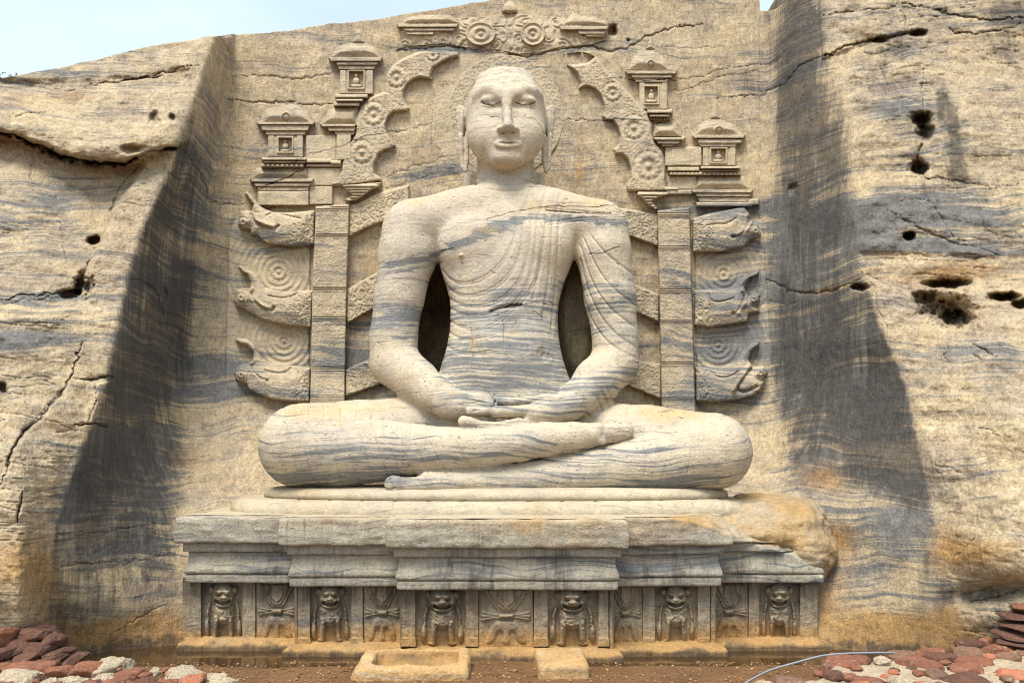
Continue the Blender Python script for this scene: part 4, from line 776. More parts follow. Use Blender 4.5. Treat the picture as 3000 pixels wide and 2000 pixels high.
def course(name, prof, kind, rough=.010, mat=None):
    Vs = []; Qs = []; n0 = 0
    for x0, x1, y, yb, dz in RIB:
        n = 0
        rows = []
        for o, z in prof:
            p, m = ribbon(x0 - o, x1 + o, y - o, yb)       # o < 0 draws the whole outline in
            k = len(p) if not n else n
            if n and len(p) != n:
                t = np.linspace(0, 1, n); t0 = np.linspace(0, 1, len(p)); p = np.stack([np.interp(t, t0, p[:, 0]), np.interp(t, t0, p[:, 1])], 1)
            n = k; rows.append(np.stack([p[:, 0], p[:, 1], np.full(n, z + dz)], 1))
        V = np.concatenate(rows); ne = (fbm(V[:, 0] * 2.3, V[:, 1] * 2.3, V[:, 2] * 7, 4) + .5 * fbm(V[:, 0] * 9, V[:, 1] * 9, V[:, 2] * 26, 3))
        V[:, 1] -= ne * rough; V[:, 2] += .014 * fbm(V[:, 0] * 1.4, 1, V[:, 2] * .4, 3) + .5 * rough * fbm(V[:, 0] * 8, 1, V[:, 2] * 3, 3)
        Vs.append(V); Qs.append(grid_quads(len(prof), n) + n0); n0 += len(V)
    V = np.concatenate(Vs); V, up = erode(V); a, b = proj(V); g, o, bl = ped_mask(kind)(a, b, V); o = o + .25 * (up > 0); g = g - .2 * (up > 0)
    return mk(name, V, np.concatenate(Qs), mat or ped_mat, pedestal, np.stack([g, o, bl, np.zeros(len(V))], -1))
def dense(pr, n=4):
    out = []
    for (a, b), (c, d) in zip(pr[:-1], pr[1:]):
        k = max(1, int(np.hypot(a - c, b - d) / .014)); out += [(a + (c - a) * i / k, b + (d - b) * i / k) for i in range(k)]
    return out + [pr[-1]]
course("slab", dense([(-.10, 1.205), (-.03, 1.198), (-.008, 1.186), (0, 1.165), (.004, 1.06), (0, .968), (-.010, .952), (-.14, .948)]), 'fascia', .034)
course("fillet", dense([(-.14, .956), (-.066, .952), (-.060, .944), (-.062, .876), (-.068, .868), (-.19, .866)]), 'fillet')
cy = [(-.20, .872), (-.100, .868), (-.103, .845), (-.104, .81), (-.100, .775), (-.092, .745), (-.082, .72), (-.077, .69), (-.080, .674), (-.092, .662), (-.19, .658)]
course("cyma_moulding", dense(cy), 'cyma', .014)
course("lower_fillet", dense([(-.20, .664), (-.098, .660), (-.090, .652), (-.092, .590), (-.10, .582), (-.33, .578)]), 'fillet')
course("plinth", dense([(-.34, .085), (-.20, .070), (-.11, .055), (-.07, .042), (-.056, .022), (-.058, -.08)]), 'foot', .02, frz_mat)
def frontY(x): return np.where((x > -1.112) & (x < 1.03), 7.10, np.where((x > -2.118) & (x < 2.0), 7.30, 7.50))
# the slab's upper surface
xs = np.sort(np.concatenate([np.linspace(-3.10, 3.0, 420), [-2.119, -2.117, -1.113, -1.111, 1.029, 1.031, 1.999, 2.001]])); ss_ = np.linspace(0, 1, 120) ** 1.5
Xg, Sg = np.meshgrid(xs, ss_); Yg = frontY(Xg) + .05 + Sg * (9.3 - frontY(Xg)); Zg = 1.206 + .012 * fbm(Xg * 3, Yg * 3, 1, 4) + .03 * sst(.9, 1.6, Yg - 7.5)
V = np.stack([Xg, Yg, Zg], -1).reshape(-1, 3); V, up = erode(V); a, b = proj(V); g, o, bl = ped_mask('top')(a, b, V); g -= .25
mk("slab_top", V, grid_quads(len(ss_), len(xs))[:, ::-1], lot_mat, pedestal, np.stack([g, o, bl, 0 * g], -1))
# double lotus cushion: two petal rings round a rounded plan
def ring(name, a_, b_, prof, zoff=0, petals=False):
    n = 1100; th = np.linspace(-.12 * math.pi, 1.12 * math.pi, n); e = 2 / 3.4; c, s = np.cos(th), np.sin(th)
    ux = np.sign(c) * np.abs(c) ** e; uy = -np.sign(s) * np.abs(s) ** e; rows = []
    for o, z in prof:
        rows.append(np.stack([-.17 + ux * (a_ + o), 8.95 + uy * (b_ + o), np.full(n, z)], 1))
    V = np.concatenate(rows); nn = .022 * fbm(V[:, 0] * 1.5, V[:, 1] * 1.5, V[:, 2] * 5, 4) + .006 * fbm(V[:, 0] * 9, V[:, 1] * 9, V[:, 2] * 40, 3)
    if petals: nn = nn - .010 * np.exp(-(((V[:, 0] * 3.1) % 1 - .5) / .05) ** 2) * sst(1.22, 1.26, V[:, 2]) * (1 - sst(1.36, 1.40, V[:, 2]))
    V[:, 1] -= nn; V[:, 2] += nn * .6; a, b = proj(V); wd = sst(2.0, 2.6, V[:, 0]); V[:, 2] -= .05 * wd * (vn(V[:, 0] * 6, V[:, 1] * 6, 2))
    g = .02 + .55 * fbm(V[:, 0] * .8, V[:, 1], V[:, 2] * 4, 3); o = .28 + .4 * fbm(V[:, 0] * .9, 2, V[:, 2] * 3, 3); 
    return mk(name, V, grid_quads(len(prof), n), lot_mat, pedestal, np.stack([g, o, 0 * g, 0 * g], -1))
ring("lotus_cushion", 2.79, 1.32, dense([(.03, 1.17), (.035, 1.22), (.025, 1.26), (.0, 1.295), (-.035, 1.318), (-.08, 1.33), (-.14, 1.335), (-.4, 1.34)]), petals=True)
ring("lotus_cushion", 2.48, 1.25, dense([(-.06, 1.30), (-.02, 1.322), (.004, 1.345), (.008, 1.37), (-.004, 1.398), (-.03, 1.420), (-.07, 1.434), (-.13, 1.440), (-.3, 1.45), (-.9, 1.45)]))
# frieze: backing wall, pilasters, lions and bound thunderbolts
SEG = [(0, 864, 7.50), (864, 1174, 7.30), (1174, 1798, 7.10), (1798, 2098, 7.30), (2098, 3000, 7.50)]
def segY(px):
    y = np.zeros(px.shape)
    for a, b, v in SEG: y = np.where((px >= a) & (px < b), v, y)
    return y
def frzY(px, py): return segY(px) + .315
def frz_mask(px, py, V):
    z = V[:, 2]; x_ = V[:, 0]; lo = 1 - sst(.06, .30, z + .10 * fbm(x_ * 2, 1, z * 2, 3)); hi = sst(.22, .55, z)
    g = .25 + .3 * fbm(x_ * 1.5, 2, z * 3, 3); o = .15 + .75 * lo; b = .44 * hi + .10 + .25 * (sst(.2, -.4, fbm(x_ * .9, 7, 1, 2)) * hi) + .5 * fbm(x_ * 2.2, 4, z * .8, 3) - .30 * lo
    return g, o, b
PIL = [(542, 591), (710, 749), (872, 910), (1029, 1063), (1176, 1218), (1365, 1401), (1564, 1606), (1753, 1783), (1883, 1919), (2044, 2080), (2193, 2225), (2344, 2397)]
def fr_h(px, py):
    h = np.full(px.shape, .052)
    for i in range(11):
        x0, x1 = PIL[i][1], PIL[i + 1][0]
        if i % 2 == 1: h = np.where((px > x0) & (px < x1), .095, h)
    return h + .008 * fbm(px / 20, py / 20, 3, 3)
relief("frieze_wall", frz_mat, pedestal, (535, 1690, 2400, 1900), fr_h, frzY, 3.0, frz_mask)
for x0, x1 in PIL:
    relief("pilaster", frz_mat, pedestal, (x0 - 6, 1692, x1 + 6, 1890), lambda a, b: np.where((a > x0 - 2 * (b > 1870)) & (a < x1 + 2 * (b > 1870)), .118 + .010 * (b > 1868) + .014 * fbm(a / 18, b / 18, x0, 3), -1), lambda a, b, c=(x0 + x1) / 2: segY(np.array([c]))[0] + .315 + 0 * a, 2.2, frz_mask)
def lion_h(x0, x1, y0, y1, seed, bow):
    r_ = random.Random(int(seed * 100)); cx = (x0 + x1) / 2 + r_.uniform(-4, 4); hw = (x1 - x0) / 2 * r_.uniform(.90, 1.0); hd = r_.uniform(.9, 1.12); L = y1 - y0
    X = lambda u: cx + u * hw; Y = lambda v: y0 + v * L
    def f(px, py):
        H = np.full(px.shape, -1.0); A = lambda *h: [H.__setitem__(slice(None), np.maximum(H, q)) for q in h]
        A(hell(px, py, X(0), Y(.20), .58 * hw * hd, .225 * L, .140, 0, .4), hell(px, py, X(-.60), Y(.14), .17 * hw, .085 * L, .10), hell(px, py, X(.60), Y(.14), .17 * hw, .085 * L, .10))
        body = hpoly(px, py, smooth_pts([(X(-.50), Y(.30)), (X(.50), Y(.30)), (X(.58), Y(.50)), (X(.48), Y(.68)), (X(0), Y(.76)), (X(-.48), Y(.68)), (X(-.58), Y(.50))], 2, True), .105, 16)
        A(body)
        for s in (-1, 1):
            A(hstroke(px, py, [(X(s * .36), Y(.60)), (X(s * .40), Y(.80)), (X(s * .43), Y(.97))], .17 * hw, .12 * hw, .105), hell(px, py, X(s * .82), Y(.80), .15 * hw, .17 * L, .075), hstroke(px, py, [(X(s * .68), Y(.36)), (X(s * .80), Y(.52)), (X(s * .76), Y(.66))], .09 * hw, .06 * hw, .05))
            A(hell(px, py, X(s * .45), Y(.965), .2 * hw, .04 * L, .10))
        A(hell(px, py, X(0), Y(.30), .42 * hw, .095 * L, .172, 0, .4))
        on = H > 0
        D = 0
        D = D + .06 * np.exp(-(np.abs(py - Y(.350 - .03 * ((px - cx) / hw / .42) ** 2 + .008 * np.cos((px - cx) * .8))) / 3.2) ** 2) * (np.abs(px - cx) < .40 * hw)             # mouth
        d, _ = polyline_d(px, py, smooth_pts([(X(-.46), Y(.27)), (X(-.36), Y(.385)), (X(0), Y(.42)), (X(.36), Y(.385)), (X(.46), Y(.27))], 2)); D = D + .04 * np.exp(-((d - 6) / 3) ** 2) * (py > Y(.3)) - .03 * np.exp(-(d / 4) ** 2)
        U = 0
        for s in (-1, 1): U = U + hell(px, py, X(s * .2), Y(.20), .11 * hw, .03 * L, .022).clip(0) - .035 * np.exp(-(np.hypot((px - X(s * .24)) / 2.0, py - Y(.232)) / 3.6) ** 2) + .03 * np.exp(-(np.hypot((px - X(s * .22)) / 3.0, py - Y(.165)) / 3.2) ** 2)
        U = U + hell(px, py, X(0), Y(.262), .20 * hw, .035 * L, .035).clip(0)
        nk, _ = polyline_d(px, py, smooth_pts([(X(-.50), Y(.60)), (X(-.25), Y(.695)), (X(0), Y(.72)), (X(.25), Y(.695)), (X(.50), Y(.60))], 2)); U = U + .015 * np.exp(-(nk / 3.5) ** 2) * (.6 + .4 * np.cos(px * .9)) + .006 * scroll(px, py, 18, seed) * (py < Y(.70)) * (py > Y(.42))
        curl = .010 * np.cos(np.hypot(px - cx, (py - Y(.05)) * 1.4) * .75) * (py < Y(.13))
        wear = 1 - .42 * sst(.66, 1.0, (py - y0) / L) - .3 * sst(0, .3, fbm(px / 45, py / 45, seed, 3)); curl = curl + .007 * fbm(px / 7, py / 7, seed, 3)
        return np.where(on, np.maximum((H - D + U + curl) * wear, .004), -1)
    return f
def bolt_h(x0, x1, y0, y1, seed):
    cx = (x0 + x1) / 2; hw = (x1 - x0) / 2 * .94; L = y1 - y0; r = random.Random(int(seed * 10)); j = lambda q: q + r.uniform(-.02, .02)
    X = lambda u: cx + u * hw; Y = lambda v: y0 + v * L
    def f(px, py):
        H = np.full(px.shape, -1.0); A = lambda *h: [H.__setitem__(slice(None), np.maximum(H, q)) for q in h]; G = np.zeros(px.shape)
        A(hpoly(px, py, smooth_pts([(X(-.92), Y(-.02)), (X(-.84), Y(.12)), (X(-.50), Y(.30)), (X(-.34), Y(j(.42))), (X(.34), Y(j(.42))), (X(.50), Y(.30)), (X(.84), Y(.12)), (X(.92), Y(-.02))], 2, True), .052, 14))
        for s in (-1, 1):
            for ln in ([(X(s * .70), Y(.0)), (X(s * .62), Y(.13)), (X(s * .36), Y(.30)), (X(s * .2), Y(.38))], [(X(s * .34), Y(.03)), (X(s * .30), Y(.12)), (X(s * .40), Y(.2)), (X(s * .26), Y(.29)), (X(s * .1), Y(.34))]):
                d, _ = polyline_d(px, py, smooth_pts(ln, 2)); G = G + .022 * np.exp(-(d / 2.6) ** 2)
            A(hpoly(px, py, smooth_pts([(X(s * .26), Y(.46)), (X(s * .62), Y(.42)), (X(s * .98), Y(j(.38))), (X(s * .99), Y(j(.60))), (X(s * .62), Y(.56)), (X(s * .26), Y(.53))], 2, True), .034, 8))
            for v in (.45, .53):
                d, _ = polyline_d(px, py, [(X(s * .3), Y(.495)), (X(s * .98), Y(v))]); G = G + .016 * np.exp(-(d / 2.2) ** 2)
        A(hpoly(px, py, [(X(-.32), Y(.445)), (X(.32), Y(.445)), (X(.30), Y(.54)), (X(-.30), Y(.54))], .062, 6))
        A(hpoly(px, py, smooth_pts([(X(-.36), Y(.55)), (X(.36), Y(.55)), (X(.66), Y(.70)), (X(.86), Y(.99)), (X(.45), Y(.97)), (X(.3), Y(.74)), (X(.12), Y(.78)), (X(.2), Y(.99)), (X(-.2), Y(.99)), (X(-.12), Y(.78)), (X(-.3), Y(.74)), (X(-.45), Y(.97)), (X(-.86), Y(.99)), (X(-.66), Y(.70))], 2, True), .040, 9))
        wear = 1 - .55 * sst(.55, 1.0, (py - y0) / L) - .25 * sst(.05, .3, fbm(px / 40, py / 40, seed, 3))
        return np.where(H > 0, np.maximum((H - G) * wear + .005 * fbm(px / 7, py / 7, seed, 3), .004), -1)
    return f
for i in range(11):
    x0, x1 = PIL[i][1] + 1, PIL[i + 1][0] - 1; c = (x0 + x1) / 2; sy = segY(np.array([c]))[0]; dy = {7.5: -8, 7.3: -4, 7.1: 6}[round(float(sy), 1)]; dy = dy if c < 1700 else dy + 2
    y0, y1 = 1712 + dy, 1884 + dy
    if i % 2 == 0: relief("lion_relief", frz_mat, pedestal, (x0, y0 - 8, x1, y1 + 6), lion_h(x0, x1, y0, y1, i * 1.3, 0), lambda a, b, s=sy: s + .268 + 0 * a, 1.7, frz_mask, .03)
    else: relief("thunderbolt_relief", frz_mat, pedestal, (x0, y0 - 10, x1, y1 + 6), bolt_h(x0, x1, y0 + 2, y1, i * 1.7), lambda a, b, s=sy: s + .222 + 0 * a, 1.7, frz_mask, .03)
# where the right end has broken away the rock shows rough
def broken():
    S = Solid(); S.add(f_ell((2.30, 8.22, .99), (.78, .62, .27), .10), .05); S.add(f_ell((2.86, 8.12, .84), (.37, .52, .36)), .12); S.add(f_ell((2.62, 8.3, 1.1), (.6, .6, .26), .12), .1)
    V, Q = S.mesh((1.4, 7.35, .3), (3.5, 9.0, 1.6), .014, 14); N = vnormals(V, Q)
    V = V + N * (.16 * fbm(V[:, 0] * 2.2, V[:, 1] * 2.2, V[:, 2] * 3, 4) + .05 * fbm(V[:, 0] * 8, V[:, 1] * 8, V[:, 2] * 14, 4))[:, None]
    x_, y_, z_ = V.T; g = .05 + .5 * fbm(x_ * 2, y_, z_ * 5, 3); o = .60 + 1.0 * fbm(x_ * 1.6, y_, z_ * 2, 3); b = .25 * sst(2.9, 3.2, x_) + .5 * fbm(x_ * 5, y_ * 5, z_ * 5, 3)
    return mk("broken_end", V, Q, ped_mat, pedestal, np.stack([g, o, b, 0 * g], -1))
broken()
# ================================================================== carved background: throne, arch, halo, pavilions
car_mat = stone("carved_stone", base=(.55, .445, .29), base2=(.475, .385, .27), grey=(.205, .20, .19), lam=.32, greyk=1.1, streak=.3, tool=.22, pit=.5, mott=.4)
def at_wall(px, py): 
    c = unproj(np.array(float(px)), np.array(float(py)), wallY(np.array(float(px)), np.array(float(py)))); return tuple(float(q) for q in c)
def bb(pts, m=6):
    a = np.array(pts); return (a[:, 0].min() - m, a[:, 1].min() - m, a[:, 0].max() + m, a[:, 1].max() + m)
def plate(name, pts, h, parent, bev=8, fn=None, step=2.3, mat=None):
    return relief(name, mat or car_mat, parent, bb(pts), lambda a, b: np.where((q := hpoly(a, b, pts, h, bev)) > 0, np.maximum(q + (fn(a, b) if fn else 0), .004), -1), wallY, step)
def bands(name, rs, parent, bev=2.5):
    return relief(name, car_mat, parent, (min(r[0] for r in rs) - 5, min(r[2] for r in rs) - 5, max(r[1] for r in rs) + 5, max(r[3] for r in rs) + 5), lambda a, b: hrects(a, b, rs, bev), wallY, 1.7)
def cornice(name, rows, h, parent):
    """rows of (x0, x1, y0, y1, share of height); each lower row drawn in like an inverted step, with a dark gap between"""
    def f(a, b):
        H = np.full(a.shape, -1.0)
        for x0, x1, y0, y1, k in rows:
            ins = (b - y0) / (y1 - y0); e = np.minimum(a - x0 - 5 * ins, x1 - 5 * ins - a); inside = (b >= y0) & (b <= y1) & (e > 0)
            H = np.where(inside, np.maximum(H, h * k * (.75 + .25 * sst(0, 3, e)) + .010 * fbm(a / 16, b / 9, 4.4, 3)), H)
        x0 = max(r[0] for r in rows); x1 = min(r[1] for r in rows); y0 = rows[0][2]; y1 = rows[-1][3]
        return np.where((H < 0) & (a > x0 + 4) & (a < x1 - 4) & (b > y0) & (b < y1), h * .45, H)
    return relief(name, car_mat, parent, (min(r[0] for r in rows) - 5, rows[0][2] - 5, max(r[1] for r in rows) + 5, rows[-1][3] + 5), f, wallY, 1.6)
def niche_fig(px, py, cx, cy, w, h):
    H = np.zeros(px.shape); H = np.maximum(H, hell(px, py, cx, cy - .30 * h, .15 * w, .15 * h, .05)); H = np.maximum(H, hell(px, py, cx, cy + .05 * h, .26 * w, .28 * h, .05)); H = np.maximum(H, hell(px, py, cx, cy + .36 * h, .44 * w, .13 * h, .055)); return np.maximum(H, 0)
def pavilion(label, fin, roof, corn, body, niche, base, lower=None, lcorn=None, block=None, hh=.15, gable=None):
    cx = (body[0] + body[1]) / 2; t = thing("pavilion_relief", label, "carving", at_wall(cx, body[3]), "pavilions carved beside the arch")
    plate("finial", smooth_pts(fin, 2, True), hh * .55, t, 9, None, 1.7)
    plate("roof", roof, hh * .95, t, 26, (lambda a, b: .022 * np.clip(1 - np.abs(np.hypot((a - gable[0]), (b - gable[1]) * .9) - gable[2]) / 4, 0, 1) + .016 * (np.hypot(a - gable[0], b - gable[1]) < gable[2] * .5)) if gable else None, 1.8)
    cornice("cornice", corn, hh * 1.3, t)
    n = niche
    def bf(a, b):
        H = hrects(a, b, [body + (hh * .85,)]); pl = 6 + .12 * (body[1] - body[0])
        H = np.where((H > 0) & (a > body[0] + pl) & (a < body[1] - pl), H - .018, H)
        fr = (a > n[0] - 5) & (a < n[1] + 5) & (b > n[2] - 5) & (b < n[3] + 5); H = np.where((H > 0) & fr, hh * .85 + .006, H)
        inn = (a > n[0]) & (a < n[1]) & (b > n[2]) & (b < n[3]); return np.where(inn, .006, H)
    bd_ = relief("body", car_mat, t, (body[0] - 5, body[2] - 5, body[1] + 5, body[3] + 5), bf, wallY, 1.6)
    relief("niche_figure", car_mat, bd_, (n[0], n[2], n[1], n[3]), lambda a, b: np.where((q := niche_fig(a, b, (n[0] + n[1]) / 2, (n[2] + n[3]) / 2 + 2, n[1] - n[0], n[3] - n[2])) > .004, q + .01, -1), wallY, 1.4, emb=.03)
    bands("base", base, t)
    if lower: plate("lower_roof", lower, hh * .9, t, 20)
    if lcorn: cornice("lower_cornice", lcorn, hh * 1.3, t)
    if block: bands("footing", block, t)
    return t
def teeth(x0, x1, y0, y1, h, n): 
    w_ = (x1 - x0) / n; return [(x0 + w_ * i + 1.5, x0 + w_ * (i + 1) - 1.5, y0, y1, h) for i in range(n)]
pavilion("left outer stone pavilion carving with a domed roof and tall finial above the beast heads",
    [(839, 300), (841, 282), (843, 262), (850, 253), (858, 262), (860, 282), (866, 300)],
    [(755, 364), (766, 349), (771, 328), (778, 320), (800, 315), (816, 311), (839, 300), (866, 300), (876, 311), (893, 318), (904, 330), (912, 352), (922, 364)],
    [(751, 924, 357, 366, 1.), (762, 908, 368, 383, .84), (774, 898, 385, 396, .66)], (784, 889, 396, 462), (816, 855, 404, 445),
    [(766, 897, 462, 471, .17), (770, 895, 471, 479, .15)] + teeth(764, 890, 480, 490, .14, 9) + [(766, 890, 479, 491, .11)],
    [(752, 492), (905, 492), (908, 505), (914, 524), (734, 524), (742, 508)], [(731, 921, 523, 534, 1.), (742, 912, 536, 546, .84), (752, 908, 547, 559, .68)], [(755, 905, 559, 603, .10)], .095, (838, 345, 14))
pavilion("left inner stone pavilion carving set highest on the left beside the arch",
    [(1030, 128), (1038, 112), (1040, 92), (1050, 84), (1060, 94), (1062, 114), (1072, 128)],
    [(964, 170), (976, 158), (984, 142), (1000, 132), (1030, 127), (1072, 127), (1090, 136), (1104, 146), (1112, 160), (1120, 170)],
    [(962, 1122, 168, 179, 1.), (982, 1110, 181, 191, .84), (988, 1102, 192, 204, .66)], (995, 1094, 204, 277), (1023, 1064, 210, 257),
    [(982, 1078, 277, 288, .15), (984, 1064, 289, 299, .17), (978, 1054, 300, 312, .14)], None, None, None, .092)
pavilion("right inner stone pavilion carving set highest on the right, crossed by thin dark cracks",
    [(1890, 146), (1897, 132), (1899, 120), (1906, 112), (1913, 120), (1915, 134), (1920, 146)],
    [(1836, 206), (1848, 182), (1856, 162), (1872, 156), (1890, 146), (1920, 146), (1936, 164), (1952, 176), (1960, 198), (1984, 208)],
    [(1830, 1985, 207, 217, 1.), (1848, 1972, 219, 229, .84), (1857, 1960, 230, 241, .66)], (1872, 1956, 241, 322), (1889, 1927, 255, 302),
    [(1896, 1970, 322, 333, .15), (1902, 1962, 334, 344, .13)] + teeth(1905, 1966, 345, 353, .11, 8), None, None, None, .092, (1907, 190, 12))
pavilion("right outer stone pavilion carving with a bulbous finial beside the dark cheek of the niche",
    [(2080, 350), (2083, 338), (2086, 322), (2091, 302), (2094, 287), (2100, 302), (2105, 322), (2108, 338), (2112, 350)],
    [(2030, 398), (2040, 384), (2044, 366), (2060, 357), (2081, 349), (2112, 349), (2134, 358), (2154, 366), (2166, 386), (2182, 398)],
    [(2027, 2185, 395, 406, 1.), (2041, 2178, 408, 419, .84), (2046, 2161, 420, 431, .66)], (2058, 2156, 431, 488), (2084, 2125, 436, 475),
    [(2053, 2169, 488, 496, .17), (2056, 2164, 497, 503, .15)] + teeth(1960, 2172, 504, 514, .13, 17) + [(1962, 2170, 503, 515, .10)],
    [(2046, 516), (2180, 516), (2188, 534), (2204, 556), (2028, 556), (2036, 536)], [(2024, 2208, 555, 565, 1.), (2036, 2202, 567, 577, .84), (2043, 2196, 578, 592, .68)], [(2040, 2206, 592, 606, .11), (2190, 2224, 582, 602, .10)], .09, (2107, 384, 13))
# lower wings that tie the pavilions to the arch
for lab, rects, roof, cn in (("low stone gallery carving joining the left pavilion to the arch", [(896, 985, 396, 470, .07), (985, 1030, 385, 470, .10), (897, 972, 466, 478, .12), (897, 1000, 480, 490, .09), (900, 1000, 491, 545, .06), (905, 975, 545, 600, .06), (968, 1000, 470, 482, .13)], [(938, 366), (958, 330), (975, 314), (1052, 312), (1048, 366)], [(938, 1046, 363, 372, 1.), (958, 1044, 374, 384, .84), (978, 1042, 386, 396, .66)]),
                             ("low stone gallery carving joining the right pavilion to the arch", [(1948, 2056, 430, 487, .07), (1966, 2024, 436, 486, .085), (1955, 2050, 489, 503, .12), (1955, 2040, 516, 556, .05), (1950, 2030, 556, 570, .08)], [(1912, 402), (1914, 364), (1980, 360), (1996, 400)], [(1912, 2010, 402, 411, 1.), (1922, 1994, 413, 422, .84), (1935, 1978, 423, 430, .66)])):
    t = thing("gallery_relief", lab, "carving", at_wall((rects[0][0] + rects[0][1]) / 2, 490), "galleries carved beside the arch")
    bands("wall", rects, t); plate("roof", roof, .10, t, 20); cornice("cornice", cn, .15, t)
# the arch
arch = thing("arch_relief", "broad carved arch with scalloped inner edge and round rosettes behind the stone head", "arch", at_wall(1482, 560))
AL = [(1116, 520), (1100, 508), (1097, 494), (1101, 475), (1111, 452), (1128, 441), (1146, 436), (1160, 426), (1154, 417), (1144, 402), (1134, 384), (1131, 365), (1139, 343), (1152, 331), (1172, 327), (1192, 327), (1201, 318), (1192, 306), (1184, 288), (1184, 268), (1194, 249), (1210, 236), (1230, 229), (1252, 232), (1268, 236), (1264, 222), (1270, 202), (1290, 187), (1312, 175), (1345, 166), (1345, 152), (1300, 148), (1230, 150), (1181, 170), (1147, 193), (1131, 220), (1126, 268), (1085, 284), (1055, 312), (1041, 350), (1038, 395), (1016, 430), (1003, 466), (998, 500), (985, 530), (968, 536), (968, 544), (1010, 546), (1060, 540), (1119, 531)]
AR = [(1640, 160), (1700, 150), (1740, 168), (1720, 185), (1660, 190), (1690, 215), (1700, 245), (1694, 262), (1719, 254), (1742, 262), (1758, 280), (1767, 305), (1769, 326), (1763, 342), (1776, 354), (1796, 357), (1808, 373), (1815, 397), (1812, 420), (1797, 438), (1802, 454), (1822, 452), (1838, 469), (1846, 497), (1846, 522), (1834, 542), (1838, 560), (1900, 562), (1990, 560), (1992, 548), (1952, 546), (1951, 515), (1950, 486), (1943, 445), (1922, 416), (1912, 396), (1912, 366), (1897, 328), (1868, 300), (1842, 270), (1815, 242), (1785, 215), (1760, 180), (1730, 150)]
def arch_fn(ros, sd):
    def f(a, b):
        r = .0045 * scroll(a, b, 10, sd) + .010 * fbm(a / 30, b / 30, sd, 3)
        for cx, cy, rr in ros: d = np.hypot(a - cx, b - cy); r = np.where(d < rr * 1.25, rosette(a, b, cx, cy, rr, .016) + .008 * fbm(a / 14, b / 14, sd, 3), r)
        return r
    return f
plate("arch_band", AL, .10, arch, 7, arch_fn([(1161, 226, 32), (1094, 334, 35), (1060, 446, 34), (1268, 156, 24)], 2.2), 1.8)
plate("arch_band", AR, .10, arch, 7, arch_fn([(1900, 486, 42), (1857, 373, 36), (1795, 270, 28), (1697, 167, 22)], 5.1), 1.8)
for n_, pts in (("bracket", [(1000, 541), (1118, 533), (1112, 548), (1092, 556), (1068, 574), (1046, 588), (1020, 592), (1008, 584), (1030, 572), (1010, 556)]), ("bracket", [(1868, 561), (1962, 562), (1958, 572), (1930, 580), (1912, 590), (1930, 612), (1918, 616), (1896, 600), (1880, 580), (1864, 572)])):
    plate(n_, pts, .17, arch, 5, lambda a, b: .02 * np.cos(b * .75), 1.8)
# halo
halo = thing("halo_relief", "round halo of beaded and flaming rings carved behind the stone head", "halo", at_wall(1482, 520))
def halo_h(a, b):
    r = np.hypot((a - 1482), (b - 340) * .95); an = np.arctan2(b - 340, a - 1482); lim = (b < 545 - .0 * a)
    H = np.full(a.shape, -1.0)
    fl = (r > 168) & (r < 216 + 3 * np.cos(an * 60)) & lim; H = np.where(fl & (a < 1490), .004 + .002 * scroll(a, b, 9, 3.3) * sst(168, 180, r), H)
    bd = (r > 132) & (r < 166) & lim; H = np.where(bd, .007 + .004 * np.cos(np.hypot((r - 150) / 11, ((an * 6) % 1 - .5) * 2.6) * 5.5), H)
    H = np.where((np.abs(r - 167) < 2.5) & lim, .011, H); H = np.where(r <= 132, .005, H); H = np.where((np.abs(r - 133) < 2.5) & lim, .011, H)
    return np.where(b > 556, -1, H)
relief("halo_ring", car_mat, halo, (1262, 118, 1702, 560), halo_h, wallY, 1.9)
# worn pavilion over the arch
top_ = thing("canopy_relief", "long worn canopy carving with two round medallions at the top of the niche", "carving", at_wall(1470, 140))
plate("canopy_panel", [(1175, 68), (1240, 60), (1420, 48), (1500, 40), (1600, 48), (1720, 56), (1770, 60), (1782, 78), (1776, 120), (1730, 132), (1640, 140), (1580, 156), (1520, 160), (1460, 148), (1390, 144), (1300, 130), (1180, 138), (1172, 100)], .035, top_, 30, lambda a, b: .010 * scroll(a, b, 22, 9) + .02 * fbm(a / 40, b / 40, 2, 3) , 2.2)
for cx, cy, rx, ry in ((1408, 99, 44, 34), (1561, 99, 36, 34)):
    relief("medallion", car_mat, top_, (cx - rx - 4, cy - ry - 4, cx + rx + 4, cy + ry + 4), lambda a, b, cx=cx, cy=cy, rx=rx, ry=ry: np.where((d := np.hypot((a - cx) / rx, (b - cy) / ry)) < 1, .075 + .018 * np.cos(d * 13) * (1 - d * .4), -1), wallY, 1.7)
cornice("cornice", [(1161, 1345, 70, 80, 1.), (1180, 1335, 82, 91, .8), (1186, 1275, 93, 102, .65)], .11, top_)
cornice("cornice", [(1637, 1785, 76, 88, 1.), (1690, 1778, 90, 100, .8), (1712, 1774, 101, 109, .65)], .11, top_)
plate("roof", [(1180, 70), (1190, 52), (1230, 44), (1320, 44), (1350, 70)], .07, top_, 14); plate("roof", [(1640, 76), (1668, 48), (1680, 38), (1700, 46), (1740, 50), (1776, 64), (1784, 78)], .07, top_, 14)
plate("finial", smooth_pts([(1468, 40), (1472, 20), (1486, 2), (1502, 2), (1514, 20), (1518, 40)], 2, True), .09, top_, 10)
